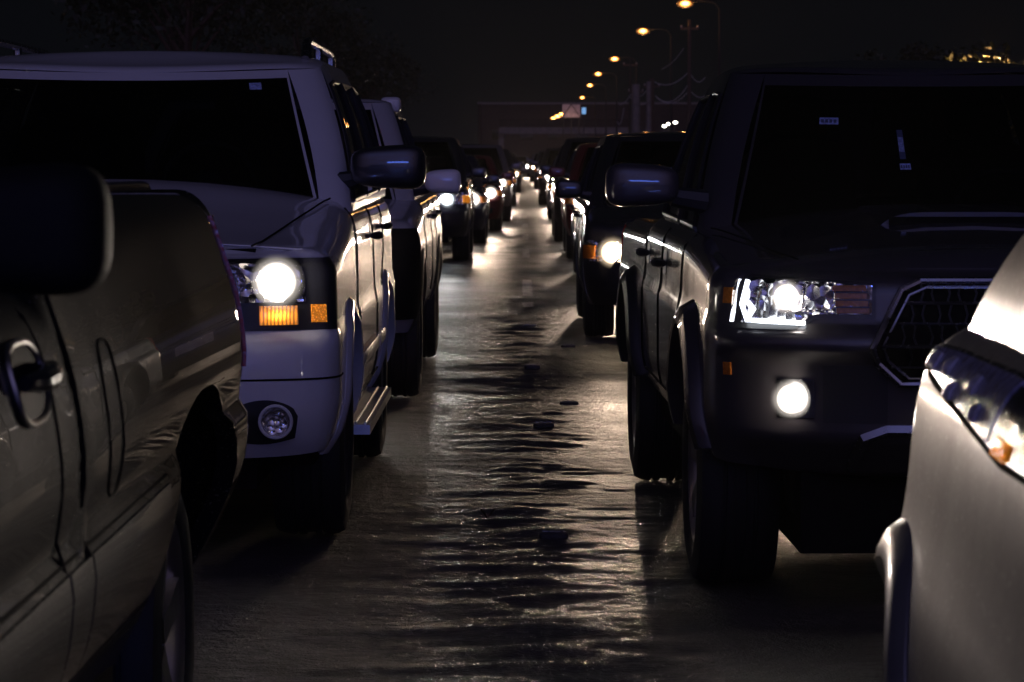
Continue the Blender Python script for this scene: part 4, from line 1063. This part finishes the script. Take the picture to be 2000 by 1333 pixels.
def cable(pts, label, sag, d, r=.022):
    P = []
    for (a, b) in zip(pts[:-1], pts[1:]):
        A, Bv = world(*a, d), world(*b, d)
        for k in range(12):
            q = k/12; p = A.lerp(Bv, q); p.z -= sag*4*q*(1-q); P.append(p)
    P.append(world(*pts[-1], d)); mb = MB(); mb.tube(P, r, 5)
    tag(mb.build('cable', M['cable'], None), label, 'cable', 'slack cables between the poles')
CL = 'slack cable swagged between two of the roadside poles'
cable([(1277, 161), (1345, 140), (1376, 152)], 'upper slack cable draped over the tall thin pole', .42, 168)
cable([(1279, 188), (1343, 166)], CL, .62, 168); cable([(1282, 192), (1346, 176), (1390, 172)], 'long slack cable running past the tall thin pole', .5, 168)
cable([(1230, 185), (1266, 172)], CL, .35, 176); cable([(1230, 190), (1264, 200)], CL, .3, 176); cable([(1210, 206), (1230, 187)], CL, .12, 176)
cable([(1205, 238), (1218, 212)], 'short looped cable hanging left of the thin tall pole', .5, 178); cable([(1290, 137), (1334, 96)], 'cable rising to the top of the tall thin pole', .18, 165, .014)

# ================================================================== footbridge, hoarding, walls
t = thing('footbridge', 'dim concrete footbridge crossing over the far road', 'bridge', (7, 455, 0))
zb_, zt_ = world(0, 262, 455).z, world(0, 233, 455).z
mb = MB(); mb.box(-10.5, 10.5, -1.5, 1.5, zb_, zb_+1.0); mb.build('deck', M['concrete'], t, False)
mb = MB(); mb.box(-10.5, 10.5, -1.6, -1.45, zb_+1.005, zt_); mb.box(-10.5, 10.5, 1.45, 1.6, zb_+1.005, zt_); mb.build('parapet', M['wall'], t, False)
for x in (-10.2, 10.2):
    mb = MB(); mb.box(x-.4, x+.4, -.6, .6, -.03, zb_-.003); mb.build('pier', M['concrete'], t, False)
pp = MB()
for k in range(12): pp.box(-10+k*1.8, -9.9+k*1.8, -1.64, -1.605, zb_+1.0, zt_)
pp.build('parapet_posts', M['pole'], t, False)
t = thing('hoarding', 'pale lit hoarding on a steel frame above the footbridge', 'hoarding', (0, 440, 0))
a, b = world(1098, 230, 440), world(1133, 205, 440)
mb = MB(); mb.box(a.x, b.x, -.1, .1, a.z, b.z); mb.build('face', M['panelwhite'], t, False)
mb = MB(); 
for x in (a.x+.15, (a.x+b.x)/2, b.x-.15): mb.tube([(x, .25, -.03), (x, .25, b.z)], .09, 6)
mb.tube([(a.x, -.16, a.z), ((a.x+b.x)/2, -.16, b.z)], .05, 5); mb.tube([((a.x+b.x)/2, -.16, b.z), (b.x, -.16, a.z)], .05, 5); mb.build('frame', M['pole'], t)
l = bpy.data.lights.new('hoarding_light', 'POINT'); l.energy = 90; l.color = (1, .60, .48); l.shadow_soft_size = .2
o = bpy.data.objects.new('hoarding_light', l); link(o); o.parent = t; o.location = ((a.x+b.x)/2, -2.2, a.z-.6)
t = thing('roadside_building', 'low dark reddish building wall behind the footbridge and poles', 'building', (10, 700, 0))
mb = MB(); mb.box(-20, 42, 0, 14, -.03, world(0, 205, 700).z); mb.build('wall', M['wall'], t, False)
mb = MB(); mb.box(-20.3, 42.3, -.4, 14.4, world(0, 205, 700).z+.003, world(0, 205, 700).z+.5); mb.build('parapet', M['concrete'], t, False)
for k in range(9):
    mb = MB(); mb.box(-17+k*6.5, -14+k*6.5, -.06, .1, 5.2, 7.6); mb.build('window', M['glass'], t, False)
t = thing('gate_post', 'slim dim post rising left of the footbridge', 'post', (world(937, 0, 300).x, 300, 0))
mb = MB(); mb.tube([(0, 0, -.03), (0, 0, 6.6)], .16, 10); mb.build('shaft', M['wall'], t)
mb = MB(); mb.box(-.22, .22, -.22, .22, 6.603, 6.8); mb.build('cap', M['concrete'], t, False)
for i, (px, py) in enumerate(((1297, 247), (1305, 243), (1318, 240))):
    p = world(px, py, 380); t = thing('yard_lamp', ['lowest of three small white yard lamps right of the poles', 'middle of three small white yard lamps right of the poles', 'highest of three small white yard lamps right of the poles'][i], 'lamp', (p.x, p.y, 0), 0, 'white yard lamps')
    mb = MB(); mb.tube([(0, 0, -.03), (0, 0, p.z-.1)], .06, 8); mb.build('pole', M['pole'], t)
    mb = MB(); mb.blob((0, -.05, p.z), (.24, .16, .14), .8, 14, 8); mb.build('lamp_lens', M['fluor'], t)
p = world(1140, 218, 420); t = thing('lit_sign', 'small cool blue lit sign right of the pale hoarding', 'sign', (p.x, p.y, 0))
mb = MB(); mb.tube([(0, 0, -.03), (0, 0, p.z-.4)], .07, 8); mb.build('pole', M['pole'], t)
mb = MB(); mb.box(-.28, .28, -.08, .08, p.z-.4, p.z+.5); mb.build('face', M['coolsign'], t, False)

# ================================================================== trees
def tree(x, y, h, r, label, n=3500, trunk=.22, group='trees along the road', zc=.62, leafs=.16):
    t = thing('street_tree', label, 'tree', (x, y, 0), 0, group); rng = np.random.default_rng(int(abs(x*31+y*7)))
    mb = MB(); mb.tube([(0, 0, -.03), (.1, .05, h*.25), (-.05, 0, h*.45), (.05, .1, h*.7)], [trunk, trunk*.8, trunk*.6, trunk*.25], 9); tips = []
    for k in range(9):
        a = rng.uniform(0, 2*PI); z0 = h*rng.uniform(.3, .55); e = Vector((math.cos(a)*r*rng.uniform(.4, .8), math.sin(a)*r*rng.uniform(.4, .8), h*rng.uniform(.55, .92)))
        mb.tube([(0, 0, z0), (e.x*.45, e.y*.45, z0+(e.z-z0)*.6), tuple(e)], [trunk*.4, trunk*.25, trunk*.08], 6); tips.append(e)
    mb.build('trunk', M['bark'], t)
    V = []; F = []
    cl = [(tp+Vector(rng.normal(0, r*.12, 3)), rng.uniform(.25, .48)*r) for tp in tips for _ in range(3)]
    for k in range(n):
        c, s = cl[rng.integers(len(cl))]; d = rng.normal(0, 1, 3); d /= np.linalg.norm(d); p = np.array(c)+d*s*rng.uniform(.35, 1.0)**.5*np.array([1, 1, .75])
        u = rng.normal(0, 1, 3); u /= np.linalg.norm(u); w = np.cross(u, rng.normal(0, 1, 3)); w /= np.linalg.norm(w); q = leafs*rng.uniform(.6, 1.3)
        b = len(V); V += [p-u*q, p+w*q*.45, p+u*q, p-w*q*.45]; F.append((b, b+1, b+2, b+3))
    mk('crown', V, F, M['leaf'], t, False)
TL = ['tall dark tree looming behind the silver pickup', 'broad dark tree set back from the left kerb', 'dark tree beyond the black SUV', 'faint dark tree near the slim post', 'far dark tree beside the footbridge']
for (x, y, h, r), l in zip(((-10.5, 95, 10.5, 4.6), (-14, 125, 12, 5.2), (-12, 165, 11, 4.6), (-11, 215, 11, 4.6), (-13, 290, 12, 5)), TL): tree(x, y, h, r, l, 4200)
tree(9.75, 62, 3.75, 1.5, 'lamp-lit tree top showing above the dark pickup roof', 3800, .14, leafs=.09)
tree(11.9, 90, 4.7, 2.0, 'dim tree behind the lamp-lit tree top', 3000, .16, leafs=.11)
t = thing('street_lamp', 'street lamp hidden in the lamp-lit tree top', 'street lamp', (9.9, 63.2, 0), 0, 'lit street lamps along the kerb')
mb = MB(); mb.tube([(0, 0, -.03), (0, 0, 3.25)], .06, 8); mb.build('pole', M['pole'], t)
mb = MB(); mb.blob((-.35, -.4, 3.36), (.20, .14, .09), .8, 14, 8); mb.build('lamp_lens', M['sodiumfar'], t)
l = bpy.data.lights.new('lamp_light', 'POINT'); l.energy = 500; l.color = (1, .55, .2); l.shadow_soft_size = .12
o = bpy.data.objects.new('lamp_light', l); link(o); o.parent = t; o.location = (-.35, -.75, 3.3)

# ================================================================== the lit filling station behind the viewpoint (seen mirrored in the cars)
t = thing('filling_station', 'lit filling station canopy with blue fascia, mirrored in the SUV door mirror', 'canopy', (4.5, -34, 0))
M['soffit'] = glow('lit canopy soffit', (.80, .78, 1.), 1.0); M['fascia'] = glow('lit blue fascia', (.10, .20, 1.), 16.0)
for k in ('soffit', 'fascia'): M[k].cycles.emission_sampling = 'AUTO'
mb = MB(); mb.box(-7, 7, -5, 5, 5.4, 6.3); mb.build('roof', M['concrete'], t, False)
mb = MB(); mb.box(-7.1, 7.1, 5.0, 5.12, 5.3, 6.5); mb.build('fascia', M['fascia'], t, False)
mb = MB(); mb.box(-6.5, 6.5, -4.6, 4.6, 5.34, 5.396); mb.build('soffit', M['soffit'], t, False)
for x in (-5, 5):
    mb = MB(); mb.box(x-.25, x+.25, -.25, .25, -.03, 5.33); mb.build('column', M['panelwhite'], t, False)

# ================================================================== air, sky, camera
def veil_volume():  # thin volume added as a veil that lifts the blacks
    mb = MB(); mb.box(-160, 160, -90, 1500, -1.1, 15); o = mb.build('veil_volume', bpy.data.materials.new('veil_volume'), None, False)
    m = o.data.materials[0]; m.use_nodes = True; nt = m.node_tree; nt.nodes.clear()
    out = nt.nodes.new('ShaderNodeOutputMaterial'); v = nt.nodes.new('ShaderNodeVolumePrincipled')
    v.inputs['Color'].default_value = (.9, .88, .88, 1); v.inputs['Density'].default_value = VEIL; v.inputs['Anisotropy'].default_value = .5
    nt.links.new(v.outputs[0], out.inputs['Volume']); o['kind'] = 'stuff'
    return o
VEIL = .00016
veil_volume()
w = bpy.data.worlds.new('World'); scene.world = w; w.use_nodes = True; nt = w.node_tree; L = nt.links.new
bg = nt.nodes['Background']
tc = N(nt, 'ShaderNodeTexCoord')
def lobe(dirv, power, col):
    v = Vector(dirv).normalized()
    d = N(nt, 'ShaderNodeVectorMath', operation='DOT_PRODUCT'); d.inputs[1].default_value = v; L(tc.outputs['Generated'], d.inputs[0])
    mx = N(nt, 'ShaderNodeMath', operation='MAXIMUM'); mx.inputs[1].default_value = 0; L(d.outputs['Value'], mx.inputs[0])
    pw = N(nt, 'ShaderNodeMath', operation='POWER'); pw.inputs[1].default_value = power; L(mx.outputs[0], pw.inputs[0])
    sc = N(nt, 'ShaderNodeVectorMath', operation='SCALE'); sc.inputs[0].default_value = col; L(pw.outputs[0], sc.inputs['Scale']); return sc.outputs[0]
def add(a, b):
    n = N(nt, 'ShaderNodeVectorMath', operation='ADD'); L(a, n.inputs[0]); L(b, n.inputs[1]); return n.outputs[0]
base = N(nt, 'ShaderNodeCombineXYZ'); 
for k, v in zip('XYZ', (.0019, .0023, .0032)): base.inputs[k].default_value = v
# added sky lobes behind the viewpoint, tinting car fronts purple with blue glints
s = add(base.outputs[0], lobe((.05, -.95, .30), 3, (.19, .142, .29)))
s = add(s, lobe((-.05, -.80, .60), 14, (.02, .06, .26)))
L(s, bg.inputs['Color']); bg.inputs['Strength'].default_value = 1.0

cam = bpy.data.cameras.new('camera'); co = bpy.data.objects.new('camera', cam); link(co); scene.camera = co
cam.sensor_width = 36; cam.lens = 36*FPX/2000; cam.clip_end = 4000; cam.clip_start = .1
co.location = (0, 0, CAMZ); co.rotation_euler = (PI/2-PITCH, 0, YAW)
cam.dof.use_dof = True; cam.dof.focus_distance = 11.5; cam.dof.aperture_fstop = 11; cam.dof.aperture_blades = 9
scene.view_settings.view_transform = 'Standard'; scene.view_settings.look = 'None'; scene.view_settings.exposure = 0; scene.view_settings.gamma = 1
scene.render.engine = 'CYCLES'
cy = scene.cycles; cy.use_denoising = True; cy.denoiser = 'OPENIMAGEDENOISE'
cy.max_bounces = 8; cy.diffuse_bounces = 3; cy.glossy_bounces = 4; cy.transparent_max_bounces = 12; cy.volume_bounces = 0
cy.sample_clamp_indirect = 3.0; cy.sample_clamp_direct = 0; cy.use_light_tree = True; cy.caustics_reflective = False; cy.caustics_refractive = False
cy.use_adaptive_sampling = False
